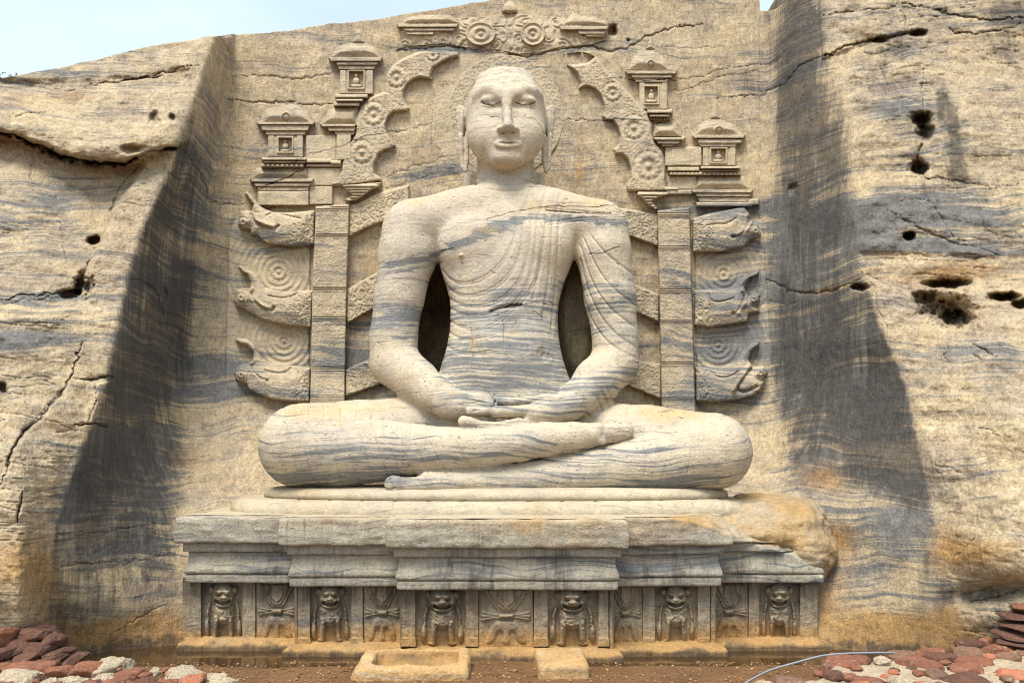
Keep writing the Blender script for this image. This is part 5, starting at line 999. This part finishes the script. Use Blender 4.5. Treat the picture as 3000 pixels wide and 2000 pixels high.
# the throne back
thr = thing("throne_back", "carved throne back of two pillars, slanting rails and six beast heads behind the figure", "throne", at_wall(1482, 1180))
def pil_fn(yb, sd):
    def f(a, b):
        r = .0035 * scroll(a, b, 9, sd) + .012 * fbm(a / 26, b / 40, sd, 3)
        for y in yb: r = np.where(np.abs(b - y) < 9, .010 * np.cos((b - y) * 1.0), r)
        return r
    return f
plate("pillar", [(924, 604), (1026, 597), (1018, 830), (1011, 1220), (906, 1220), (913, 830)], .16, thr, 4, pil_fn([610, 690, 846, 932, 1078, 1168], 1.0), 1.9)
plate("pillar", [(1924, 616), (2022, 606), (2028, 840), (2040, 1225), (1937, 1225), (1930, 850)], .15, thr, 4, pil_fn([628, 725, 850, 942, 1064, 1168], 6.0), 1.9)
for pts, sd in (([(1020, 600), (1050, 592), (1100, 566), (1200, 540), (1200, 610), (1120, 652), (1072, 670), (1020, 698)], 3), ([(1014, 846), (1100, 800), (1200, 770), (1200, 860), (1094, 906), (1014, 952)], 4), ([(1010, 1082), (1078, 1052), (1200, 1030), (1200, 1090), (1100, 1132), (1010, 1164)], 5),
                ([(1930, 626), (1842, 612), (1740, 600), (1740, 660), (1840, 692), (1930, 724)], 7), ([(1932, 862), (1860, 832), (1760, 800), (1760, 870), (1860, 914), (1932, 946)], 8), ([(1938, 1064), (1862, 1056), (1760, 1040), (1760, 1096), (1840, 1132), (1938, 1172)], 9)):
    plate("rail", pts, .105, thr, 5, lambda a, b, sd=sd: .007 * scroll(a, b, 13, sd * 1.7), 2.0)
def swirl(cx, cy, fx, s):
    def f(a, b):
        r = np.hypot(a - cx, b - cy); H = rosette(a, b, cx, cy, 26, .012) + .007 * np.cos(r * .36) * (r > 34) * sst(190, 120, r); return H
    return f
for L, pts, cs in (("panel", [(668, 690), (700, 600), (912, 600), (905, 1225), (655, 1225)], [(816, 796), (832, 1000)]), ("panel", [(2034, 616), (2232, 606), (2258, 1000), (2268, 1260), (2200, 1300), (2042, 1230)], [(2104, 1010), (2120, 800)])):
    f1 = swirl(cs[0][0], cs[0][1], 0, 1); f2 = swirl(cs[1][0], cs[1][1], 0, 1); ym = (cs[0][1] + cs[1][1]) / 2
    def ph(a, b, f1=f1, f2=f2, c=cs, ym=ym, pts=pts):
        q = hpoly(a, b, pts, .034, 6); t = q - .044 * sst(1040, 1190, b) - .044 * sst(670, 622, b) + np.where((b < ym) == (c[0][1] < ym), f1(a, b), f2(a, b)) + .012 * fbm(a / 30, b / 30, 3, 3); return np.where((q > 0) & (t > 0), t, -1)
    relief("side_panel", car_mat, thr, bb(pts), ph, wallY, 2.3, True, .03)
B1 = [(716, 566), (725, 559), (740, 574), (758, 596), (776, 610), (800, 619), (842, 621), (924, 614), (922, 718), (860, 724), (812, 720), (780, 714), (764, 707), (753, 692), (734, 690), (729, 674), (708, 674), (695, 657), (703, 618), (722, 614), (738, 618), (740, 600), (726, 584)]
B2 = [(696, 780), (706, 776), (722, 788), (740, 792), (755, 803), (766, 822), (778, 840), (800, 848), (842, 853), (918, 848), (913, 962), (850, 956), (800, 946), (764, 937), (742, 922), (725, 917), (716, 908), (690, 898), (685, 880), (692, 846), (712, 842), (730, 842), (731, 826), (722, 806), (708, 800)]
B3 = [(687, 996), (696, 988), (725, 991), (746, 1006), (760, 1030), (772, 1050), (790, 1060), (842, 1066), (912, 1074), (908, 1178), (855, 1177), (799, 1171), (760, 1158), (729, 1144), (719, 1126), (690, 1114), (685, 1092), (700, 1066), (726, 1062), (740, 1056), (738, 1032), (722, 1014), (702, 1010)]
C1 = [(2028, 640), (2072, 624), (2130, 613), (2160, 607), (2182, 606), (2196, 624), (2200, 642), (2222, 657), (2232, 684), (2219, 700), (2200, 706), (2178, 726), (2111, 740), (2028, 740)]
C2 = [(2033, 851), (2072, 845), (2149, 845), (2162, 822), (2174, 810), (2194, 805), (2226, 787), (2224, 806), (2196, 817), (2184, 842), (2194, 866), (2212, 852), (2228, 862), (2226, 882), (2218, 900), (2228, 914), (2196, 920), (2191, 944), (2149, 950), (2081, 961), (2033, 954)]
C3 = [(2036, 1073), (2111, 1073), (2152, 1056), (2170, 1030), (2192, 1011), (2226, 994), (2226, 1014), (2204, 1031), (2196, 1054), (2208, 1073), (2240, 1069), (2250, 1093), (2236, 1112), (2242, 1120), (2226, 1146), (2204, 1162), (2160, 1172), (2101, 1179), (2038, 1177)]
MOUTH = [[(736, 627), (747, 653), (773, 663), (803, 671), (815, 662)], [(726, 850), (745, 882), (768, 902), (799, 910), (802, 900)], [(727, 1062), (738, 1086), (760, 1106), (782, 1114)], [(2200, 640), (2186, 670), (2168, 690), (2146, 694)], [(2186, 850), (2180, 884), (2160, 914), (2148, 918)], [(2200, 1080), (2176, 1110), (2156, 1140), (2180, 1150), (2216, 1132)]]
LIP = [[(742, 606), (738, 628), (752, 648), (800, 664)], [(738, 846), (726, 860), (752, 886), (788, 906)], [(742, 1058), (728, 1070), (746, 1096), (776, 1112)], [(2194, 628), (2206, 640), (2192, 668), (2160, 690)], [(2176, 850), (2186, 862), (2182, 890), (2158, 914)], [(2198, 1070), (2184, 1096), (2160, 1124), (2150, 1144)]]
EYE = [[(780, 632), (800, 622), (850, 634), (878, 640)], [(786, 866), (820, 874), (860, 868), (876, 854)], [(776, 1084), (800, 1092), (836, 1092), (852, 1078)], [(2072, 660), (2096, 656), (2130, 656), (2156, 640)], [(2074, 862), (2086, 884), (2120, 884), (2150, 872)], [(2086, 1090), (2102, 1106), (2140, 1104), (2166, 1086)]]
FACEB = [(712, 650, 20), (706, 872, 20), (706, 1098, 18), (2214, 676, 16), (2208, 876, 16), (2228, 1092, 18)]
for i, pts in enumerate((B1, B2, B3, C1, C2, C3)):
    def fn(a, b, i=i, pts=pts):
        sd = -poly_sd(a, b, pts); H = .10 * np.sqrt(np.clip(sd / 38, 0, 1)) - .05
        d, _ = polyline_d(a, b, smooth_pts(MOUTH[i], 2)); H = H - .05 * np.exp(-(d / 4.5) ** 2)
        d, _ = polyline_d(a, b, smooth_pts(LIP[i], 2)); H = H + .045 * np.exp(-(d / 6) ** 2)
        d, _ = polyline_d(a, b, smooth_pts(EYE[i], 2)); H = H - .025 * np.exp(-(d / 3) ** 2)
        x, y, r = FACEB[i]; q = np.hypot(a - x, b - y) / r; H = H + .03 * np.clip(1 - q * q, 0, 1) ** .5 - .015 * np.cos(q * 9) * (q < .9)
        sc = sst(820, 880, a) if i < 3 else sst(2120, 2060, a); H = H + .007 * scroll(a, b, 12, i * 2.0) * sc + .003 * scroll(a, b, 9, i + 9)
        low = np.clip((b - np.array(pts)[:, 1].max() + 34) / 34, 0, 1); return H + .02 * low
    plate("beast_head", pts, .15, thr, 5, fn, 1.8)
# ================================================================== ground
gm = NB("gravel"); p = gm.pos
n1 = gm.noise(p, 2.0, 6, .6); n2 = gm.noise(p, 70, 4, .7); vv = gm.vor(p, 55); 
c = gm.mix(gm.ramp(n1, .35, .65), (.135, .058, .018), (.215, .100, .034)); c = gm.mix(gm.ramp(n2, .35, .75, 0, .6), c, (.33, .185, .075)); c = gm.mix(gm.ramp(n2, .3, .15, 0, .6), c, (.05, .026, .012))
gm.l(c, gm.b.inputs['Base Color']); gm.b.inputs['Roughness'].default_value = .8
gm.l(gm.bump(n2, .8, .03, gm.bump(vv, .6, .03)), gm.b.inputs['Normal'])
gx = np.linspace(-4.6, 5.0, 500); gy = np.linspace(3.5, 8.0, 300); X, Y = np.meshgrid(gx, gy)
Z = .02 * fbm(X * 1.2, Y * 1.2, 1, 3) + .012 * fbm(X * 14, Y * 14, 2, 3) - .045 * sst(6.95, 7.2, Y + .25 * fbm(X * 1.5, 2, 3, 3) + .10 * np.exp(-((X + .2) / .9) ** 2) * -1.5)
core = mk("ground", np.stack([X, Y, Z], -1).reshape(-1, 3), grid_quads(300, 500)[:, ::-1], gm.m, None); tag(core, kind="structure")
R = 400; far = mk("terrain", np.array([[-R, -R, -.12], [R, -R, -.12], [R, R, -.12], [-R, R, -.12]]), np.array([[0, 1, 2, 3]]), gm.m, None, smooth=False); tag(far, kind="structure")
# ================================================================== water, stones, masonry, cable, plant
def onz(px, py, z):
    v = (1000.0 - py) / F; Y = (z - ZC) * (CT - v * ST) / (ST + v * CT); return unproj(np.array(float(px)), np.array(float(py)), np.array(Y))
wm = NB("puddle_water"); wm.b.inputs['Base Color'].default_value = (.045, .026, .012, 1); wm.b.inputs['Roughness'].default_value = .06; wm.b.inputs['Specular IOR Level'].default_value = .5
wm.l(wm.bump(wm.noise(wm.pos, 6, 3), .06, .02), wm.b.inputs['Normal'])
wv = np.array([[-4.6, 6.5, -.016], [4.6, 6.5, -.016], [4.6, 8.3, -.016], [-4.6, 8.3, -.016]]); tag(mk("water", wv, np.array([[0, 1, 2, 3]]), wm.m, None, smooth=False), kind="structure")
# loose grit on the ground
gr_m = NB("grit_stone"); oi = gr_m.n("ShaderNodeAttribute"); oi.attribute_name = "mask"
gr_m.l(gr_m.mix(oi.outputs['Alpha'], (.17, .075, .025), (.42, .27, .12)), gr_m.b.inputs['Base Color']); gr_m.b.inputs['Roughness'].default_value = .75
def blobV(c, r, rot, seed, n=9, m=14, rough=.25, sq=2.6):
    th = np.linspace(.02, math.pi - .02, n)[:, None]; ph = np.linspace(0, 2 * math.pi, m)[None, :]
    e = 2 / sq; f = lambda q: np.sign(q) * np.abs(q) ** e
    x = f(np.sin(th)) * f(np.cos(ph)); y = f(np.sin(th)) * f(np.sin(ph)); z = f(np.cos(th)) + 0 * ph
    P = np.stack([x, y, z], -1).reshape(-1, 3); k = 1 + rough * 2 * fbm(P[:, 0] * 1.3 + seed * 3.7, P[:, 1] * 1.3 + seed, P[:, 2] * 1.3, 3) + rough * .5 * fbm(P[:, 0] * 5 + seed, P[:, 1] * 5, P[:, 2] * 5 + seed, 3)
    P = P * k[:, None] * np.array(r); c_, s_ = math.cos(rot), math.sin(rot)
    return np.stack([P[:, 0] * c_ - P[:, 1] * s_, P[:, 0] * s_ + P[:, 1] * c_, P[:, 2]], 1) + np.array(c), grid_quads(n, m)[:, ::-1]
VV = []; QQ = []; MM_ = []; base = 0
for i in range(5200):
    x = random.uniform(-3.6, 3.6); y = random.uniform(5.4, 7.08) ; r = .0045 + .009 * random.random() ** 3 + (.012 if random.random() < .012 else 0)
    v, q = blobV((x, y, .006 + .02 * float(fbm(x * 1.2, y * 1.2, 1, 3))), (r * 1.2, r, r * .7), random.random() * 6, i * .31, 4, 6, .3, 2)
    VV.append(v); QQ.append(q + base); base += len(v); t = random.random(); MM_.append(np.tile([0, 0, 0, t * t], (len(v), 1)))
tag(mk("grit", np.concatenate(VV), np.concatenate(QQ), gr_m.m, None, np.concatenate(MM_)), kind="stuff")
def rockV(c, r, rot, seed, n=26, m=40):
    """broken stone: a ball cut by random flat faces"""
    rr = random.Random(seed * 7.7); th = np.linspace(.02, math.pi - .02, n)[:, None]; ph = np.linspace(0, 2 * math.pi, m)[None, :]
    D = np.stack([np.sin(th) * np.cos(ph), np.sin(th) * np.sin(ph), np.cos(th) + 0 * ph], -1).reshape(-1, 3); t = np.full(len(D), 1.25)
    for i in range(16):
        nv = np.array([rr.gauss(0, 1), rr.gauss(0, 1), rr.gauss(0, 1)]); nv /= np.linalg.norm(nv); t = np.minimum(t, rr.uniform(.72, .98) / np.maximum(D @ nv, 1e-3))
    nv = np.array([rr.uniform(-.12, .12), rr.uniform(-.2, 0), 1.]); t = np.minimum(t, .85 / np.maximum(D @ nv, 1e-3))
    P = D * t[:, None]; k = 1 + .10 * fbm(P[:, 0] * 2 + seed * 3.7, P[:, 1] * 2 + seed, P[:, 2] * 2, 4) + .13 * fbm(P[:, 0] * 6 + seed, P[:, 1] * 6, P[:, 2] * 6 + seed, 3)
    P = P * k[:, None] * np.array(r); c_, s_ = math.cos(rot), math.sin(rot)
    return np.stack([P[:, 0] * c_ - P[:, 1] * s_, P[:, 0] * s_ + P[:, 1] * c_, P[:, 2]], 1) + np.array(c), grid_quads(n, m)[:, ::-1]
def rubble_mat(name, c1, c2, spot, bumpk=.6):
    k = NB(name); p = k.pos; a = k.noise(p, 5, 6, .65); b = k.noise(p, 28, 5, .7); v = k.vor(p, 38)
    c = k.mix(k.ramp(a, .35, .65), c1, c2); c = k.mix(k.ramp(b, .56, .70, 0, .7), c, spot); c = k.mix(k.ramp(b, .40, .30, 0, .6), c, tuple(q * .3 for q in c1))
    k.l(c, k.b.inputs['Base Color']); k.b.inputs['Roughness'].default_value = .9; k.l(k.bump(v, bumpk * .6, .03, k.bump(b, bumpk, .05, k.bump(a, .5, .06))), k.b.inputs['Normal']); return k.m
LAT = [rubble_mat("laterite_red", (.26, .100, .052), (.18, .068, .038), (.42, .29, .19)), rubble_mat("laterite_brown", (.23, .12, .07), (.15, .08, .05), (.42, .32, .23)), rubble_mat("laterite_orange", (.44, .165, .085), (.34, .12, .065), (.52, .38, .27)), rubble_mat("laterite_dark", (.14, .060, .036), (.09, .040, .026), (.30, .18, .13))]
LIME = rubble_mat("lime_mortar", (.58, .47, .32), (.46, .35, .23), (.64, .56, .43), .9); WHITE = rubble_mat("white_plaster", (.62, .50, .34), (.50, .40, .27), (.24, .19, .14), 1.0)
def bed(name, poly, zt, parent, mat, lump=.05):
    pz = np.array([onz(a, b, zt)[:2] for a, b in poly]); lo, hi = pz.min(0), pz.max(0)
    xs = np.arange(lo[0] - .1, hi[0] + .1, .018); ys = np.arange(max(lo[1] - .1, 4.2), hi[1] + .1, .018); X, Y = np.meshgrid(xs, ys); a, b = X.ravel(), Y.ravel()
    d = -poly_sd(a, b, [tuple(q) for q in pz]) + .05 * fbm(a * 5, b * 5, 1, 3)
    z = zt * sst(-.06, .12, d) - .05 + lump * (fbm(a * 3, b * 3, 2, 4) + .6 * fbm(a * 11, b * 11, 5, 4)); keep = d > -.10
    Q = grid_quads(len(ys), len(xs))[:, ::-1]; Q = Q[keep[Q].all(1)]; u, inv = np.unique(Q, return_inverse=True)
    return mk(name, np.stack([a, b, z], 1)[u], inv.reshape(Q.shape), mat, parent)
def stones(parent, lst, zt, name="laterite_stone"):
    for i, (cx, cy, w_, h_, m) in enumerate(lst):
        z = zt; c = onz(cx, cy, z); k = mpp(cy, c[1]); rx = w_ * .5 * k; ry = max(h_ * .5 * k / .30, .05) * .8; ry = min(ry, rx * 1.3); rz = max(min(.11, rx * .6), h_ * k * .45)
        v, q = rockV((c[0], c[1], z - rz * .74), (rx * 1.06, ry * 1.02, rz * 1.05), random.uniform(-.18, .18), i * 1.9 + cx * .01)
        wq = .05 if isinstance(m, str) else .022; v = v + (wq * fbm(v[:, 0] * 16, v[:, 1] * 16, v[:, 2] * 16 + i, 3) + wq * .5 * fbm(v[:, 0] * 45, v[:, 1] * 45, v[:, 2] * 45 + i, 3))[:, None] * (v - v.mean(0)) / (np.linalg.norm(v - v.mean(0), axis=1, keepdims=True) + 1e-6)
        nm = name if not isinstance(m, str) else "plaster_lump"; mk(nm, v, q, WHITE if isinstance(m, str) else LAT[m], parent)
wall_r = thing("laterite_wall", "low wall of red laterite stones in pale mortar under the grey cable", "wall", (2.6, 6.0, 0))
bed("mortar", [(2185, 2012), (2250, 1990), (2330, 1968), (2380, 1950), (2392, 1930), (2420, 1916), (2590, 1902), (2640, 1895), (2740, 1886), (2830, 1874), (3000, 1866), (3300, 1850), (3300, 2170), (2120, 2170)], .285, wall_r, LIME)
stones(wall_r, [(2635, 1912, 90, 34, 1), (2722, 1898, 100, 28, 0), (2838, 1902, 104, 30, 1), (2935, 1893, 130, 26, 0), (2762, 1917, 112, 24, 3), (2958, 1915, 80, 20, 1), (2852, 1926, 84, 20, 0), (2695, 1936, 108, 46, 0), (2826, 1948, 114, 34, 0), (2736, 1964, 78, 50, 1), (2824, 1980, 130, 58, 3), (2962, 1962, 105, 54, 2),
                (2470, 1928, 155, 44, 0), (2438, 1968, 66, 46, 3), (2492, 1974, 48, 32, 0), (2546, 1986, 80, 26, 0), (2300, 1984, 92, 56, 1), (2510, 2001, 72, 22, 2), (2568, 1999, 62, 20, 1), (2380, 1998, 52, 28, 'w'), (2590, 1930, 46, 26, 'w'), (2640, 1990, 74, 34, 'w'), (2846, 1875, 80, 18, 3), (2920, 1872, 90, 18, 0), (2720, 2010, 90, 40, 2), (2900, 2015, 100, 40, 0), (2240, 1999, 70, 22, 'w')], .27)
wall_l = thing("rubble_wall", "broken low wall of red stones and white lime lumps along the bottom left edge", "wall", (-2.4, 6.0, 0))
bed("mortar", [(-250, 1918), (60, 1922), (150, 1934), (230, 1938), (280, 1940), (390, 1952), (430, 1975), (480, 1980), (560, 1966), (620, 1975), (690, 2002), (720, 2040), (700, 2180), (-300, 2180)], .205, wall_l, LIME, .07)
stones(wall_l, [(100, 1942, 124, 40, 0), (250, 1946, 90, 38, 0), (330, 1936, 112, 54, 'w'), (370, 1966, 100, 44, 0), (178, 1952, 64, 32, 0), (430, 1986, 70, 22, 3), (545, 1964, 116, 50, 'w'), (570, 1979, 64, 26, 2), (497, 1993, 58, 18, 0), (645, 1988, 80, 34, 'w'), (25, 1922, 60, 28, 'w'), (60, 1972, 140, 40, 'w'), (12, 1942, 56, 14, 0), (330, 1990, 64, 26, 0), (265, 1994, 50, 18, 0), (215, 1982, 70, 24, 'w'), (150, 1992, 80, 22, 'w'), (20, 2004, 80, 26, 0), (420, 2008, 90, 26, 'w')], .22)
rf = random.Random(11)
stones(wall_l, [(rf.uniform(-20, 640), rf.uniform(1950, 2005), rf.uniform(16, 38), rf.uniform(10, 18), rf.choice([0, 0, 1, 2, 3])) for _ in range(26)], .205)
stones(wall_r, [(rf.uniform(2380, 3010), rf.uniform(1905, 2005), rf.uniform(16, 40), rf.uniform(9, 16), rf.choice([0, 0, 1, 2, 3])) for _ in range(24)], .262)
stones(wall_l, [(rf.uniform(20, 660), rf.uniform(1945, 2005), rf.uniform(22, 52), rf.uniform(12, 22), rf.choice(['w', 'w', 0, 3])) for _ in range(22)], .212)
pile = thing("laterite_pile", "dark red laterite stones heaped against the rock in the lower left corner", "stones", (-3.9, 6.7, 0))
for i, (cx, cy, w_, h_, m, Y) in enumerate([(75, 1852, 136, 46, 3, 6.65), (45, 1884, 92, 44, 3, 6.5), (116, 1898, 62, 42, 3, 6.5), (174, 1910, 34, 38, 3, 6.55), (8, 1852, 36, 46, 0, 6.4), (156, 1870, 66, 46, 3, 6.7), (20, 1902, 50, 32, 3, 6.35), (78, 1918, 60, 28, 3, 6.35), (145, 1926, 50, 24, 3, 6.4), (-40, 1870, 70, 60, 3, 6.4), (210, 1924, 46, 26, 3, 6.6), (100, 1836, 90, 26, 3, 6.75), (20, 1826, 80, 24, 3, 6.75)]):
    c = J(cx, cy, Y); k = mpp(cy, Y); v, q = rockV((c[0], c[1], c[2] - .02), (w_ * .56 * k, .19, h_ * .58 * k), random.uniform(-.3, .3), i * 2.3 + .5); mk("laterite_stone", v, q, LAT[m], pile)
    if c[2] > .25: v, q = blobV((c[0], c[1] + .05, c[2] * .42), (w_ * .5 * k, .16, c[2] * .42), 0, i * 3.1, 14, 20, .2, 3.2); mk("laterite_stone", v, q, LAT[3], pile)
stack = thing("brick_stack", "curved dark red stack of flat bricks at the right edge above the low wall", "bricks", (4.45, 6.7, 0))
for i, (cx, cy, w_, h_) in enumerate([(3010, 1782, 70, 20), (3000, 1806, 90, 22), (2995, 1832, 104, 22), (2998, 1858, 116, 22), (3005, 1880, 140, 22)]):
    c = J(cx, cy, 6.62 - .02 * i); k = mpp(cy, 6.62); v, q = rockV(c, (w_ * .60 * k, .18, h_ * .56 * k), .25, i * 1.7 + .3); mk("brick", v, q, LAT[0 if i == 0 else 3], stack)
# stone trough and block
tan_m = stone("ochre_block_stone", base=(.56, .345, .145), base2=(.48, .31, .15), grey=(.27, .25, .20), ochre=(.46, .26, .09), dark=(.12, .10, .07), lam=.5, greyk=.7, streak=.3, tool=.35, pit=.25, mott=.4)
def solid_obj(name, S, lo, hi, h, label, cat, wob=.012, mk_=None):
    V, Q = S.mesh(lo, hi, h, 10); N = vnormals(V, Q); V = V + N * (wob * 2 * fbm(V[:, 0] * 6, V[:, 1] * 6, V[:, 2] * 6, 4) + wob * .6 * fbm(V[:, 0] * 25, V[:, 1] * 25, V[:, 2] * 40, 3))[:, None]
    z = V[:, 2]; m = np.stack([.1 + .25 * (1 - sst(.0, .08, z)), .25 + .3 * fbm(V[:, 0] * 4, V[:, 1] * 4, z * 4, 3), .30 * (1 - sst(0, .05, z)), 0 * z], -1) if mk_ is None else mk_(V)
    o = mk(name, V, Q, tan_m, None, m); return tag(o, label, cat)
S = Solid(); S.add(f_box((-.80, 6.78, .0), (.455, .245, .115), .05), .01)
S.add(f_cap((-1.20, 6.64, -.02), (-1.17, 6.9, -.02), .10, .09), .06); S.add(f_box((-.79, 6.81, .14), (.345, .175, .15), .09), .035, 's')
def tr_mask(V):
    z = V[:, 2]; i_ = (np.abs(V[:, 0] + .79) < .36) & (np.abs(V[:, 1] - 6.81) < .19); dp = i_ * (1 - sst(.05, .10, z)); return np.stack([.05 + .2 * (1 - sst(.0, .08, z)), .25 + .3 * fbm(V[:, 0] * 4, V[:, 1] * 4, z * 4, 3) + .6 * dp, .30 * (1 - sst(0, .05, z)) * ~i_ + .55 * dp, 0 * z], -1)
trough = solid_obj("stone_trough", S, (-1.4, 6.35, -.15), (-.2, 7.15, .25), .0095, "ochre stone trough with a hollowed basin lying on the gravel before the plinth", "trough", .020, tr_mask)
for v in trough.data.vertices: v.co.z += (v.co.y - 6.75) * .10 * (v.co.z > -.05)
S = Solid(); q = np.array
S.add(f_box((.405, 6.80, .0), (.205, .225, .115), .035), .01); S.add(f_ell((.42, 6.50, .03), (.25, .06, .03)), .04, 's')
def tilt(V): return V
blk = solid_obj("stone_block", S, (.05, 6.4, -.15), (.75, 7.15, .2), .0095, "plain squared ochre stone block on the gravel to the right of the trough", "block", .012)
for v in blk.data.vertices: v.co.z += (v.co.y - 6.6) * .07; v.co.x += (v.co.y - 6.8) * -.06
# cable
pts = [onz(2172, 2006, .05), onz(2225, 1974, .13), onz(2262, 1958, .18), onz(2330, 1940, .23), onz(2392, 1922, .285), onz(2422, 1917, .29), onz(2482, 1912, .30), onz(2540, 1911, .295), onz(2600, 1910, .29), onz(2640, 1912, .26)]
cu = bpy.data.curves.new("cable", 'CURVE'); cu.dimensions = '3D'; cu.bevel_depth = .0062; cu.bevel_resolution = 4; spl = cu.splines.new('NURBS'); spl.points.add(len(pts) - 1); spl.order_u = 4; spl.use_endpoint_u = True
for i, p_ in enumerate(pts): spl.points[i].co = (*p_, 1)
tmp = bpy.data.objects.new("tmp", cu); COL.objects.link(tmp); bpy.context.view_layer.update(); me = bpy.data.meshes.new_from_object(tmp.evaluated_get(bpy.context.evaluated_depsgraph_get())); bpy.data.objects.remove(tmp)
cm_ = NB("cable_sheath"); cm_.b.inputs['Base Color'].default_value = (.22, .25, .31, 1); cm_.b.inputs['Roughness'].default_value = .45
me.materials.clear(); me.materials.append(cm_.m); co = bpy.data.objects.new("cable", me); COL.objects.link(co); tag(co, "thin blue-grey cable drooping over the laterite wall onto the gravel", "cable")
for pl in me.polygons: pl.use_smooth = True
# little plant on the rim of the rock
lm = NB("leaf"); lm.l(lm.mix(lm.ramp(lm.noise(lm.pos, 30, 2), .4, .6), (.045, .10, .03), (.10, .17, .05)), lm.b.inputs['Base Color'])
plant = thing("bush", "small leafy bush showing over the rim of the rock at top left", "bush", tuple(J(5, 240, 9.5)))
VV = []; QQ = []; b0 = 0; SVV = []; SQQ = []; s0 = 0
for i in range(34):
    root = np.array(J(random.uniform(-70, 22), 242, 9.5)) + np.array([0, random.uniform(-.1, .3), 0]); tip = root + np.array([random.uniform(-.10, .10), random.uniform(-.1, .1), random.uniform(.03, .16)])
    d = tip - root; sx = np.array([.004, 0, 0]); SVV += [root - sx, root + sx, tip + sx * .5, tip - sx * .5]; SQQ.append([s0, s0 + 1, s0 + 2, s0 + 3]); s0 += 4
    for j in range(9):
        p_ = root + d * random.uniform(.3, 1.05); a = np.array([random.gauss(0, 1) for _ in range(3)]); a /= np.linalg.norm(a); u = np.cross(a, [0, .3, 1]); u /= np.linalg.norm(u) + 1e-6; l_ = random.uniform(.022, .04)
        VV += [p_, p_ + a * l_ * .5 + u * l_ * .28, p_ + a * l_, p_ + a * l_ * .5 - u * l_ * .28]; QQ.append([b0, b0 + 1, b0 + 2, b0 + 3]); b0 += 4
mk("leaves", np.array(VV), np.array(QQ), lm.m, plant, smooth=False); mk("stems", np.array(SVV), np.array(SQQ), lm.m, plant, smooth=False)
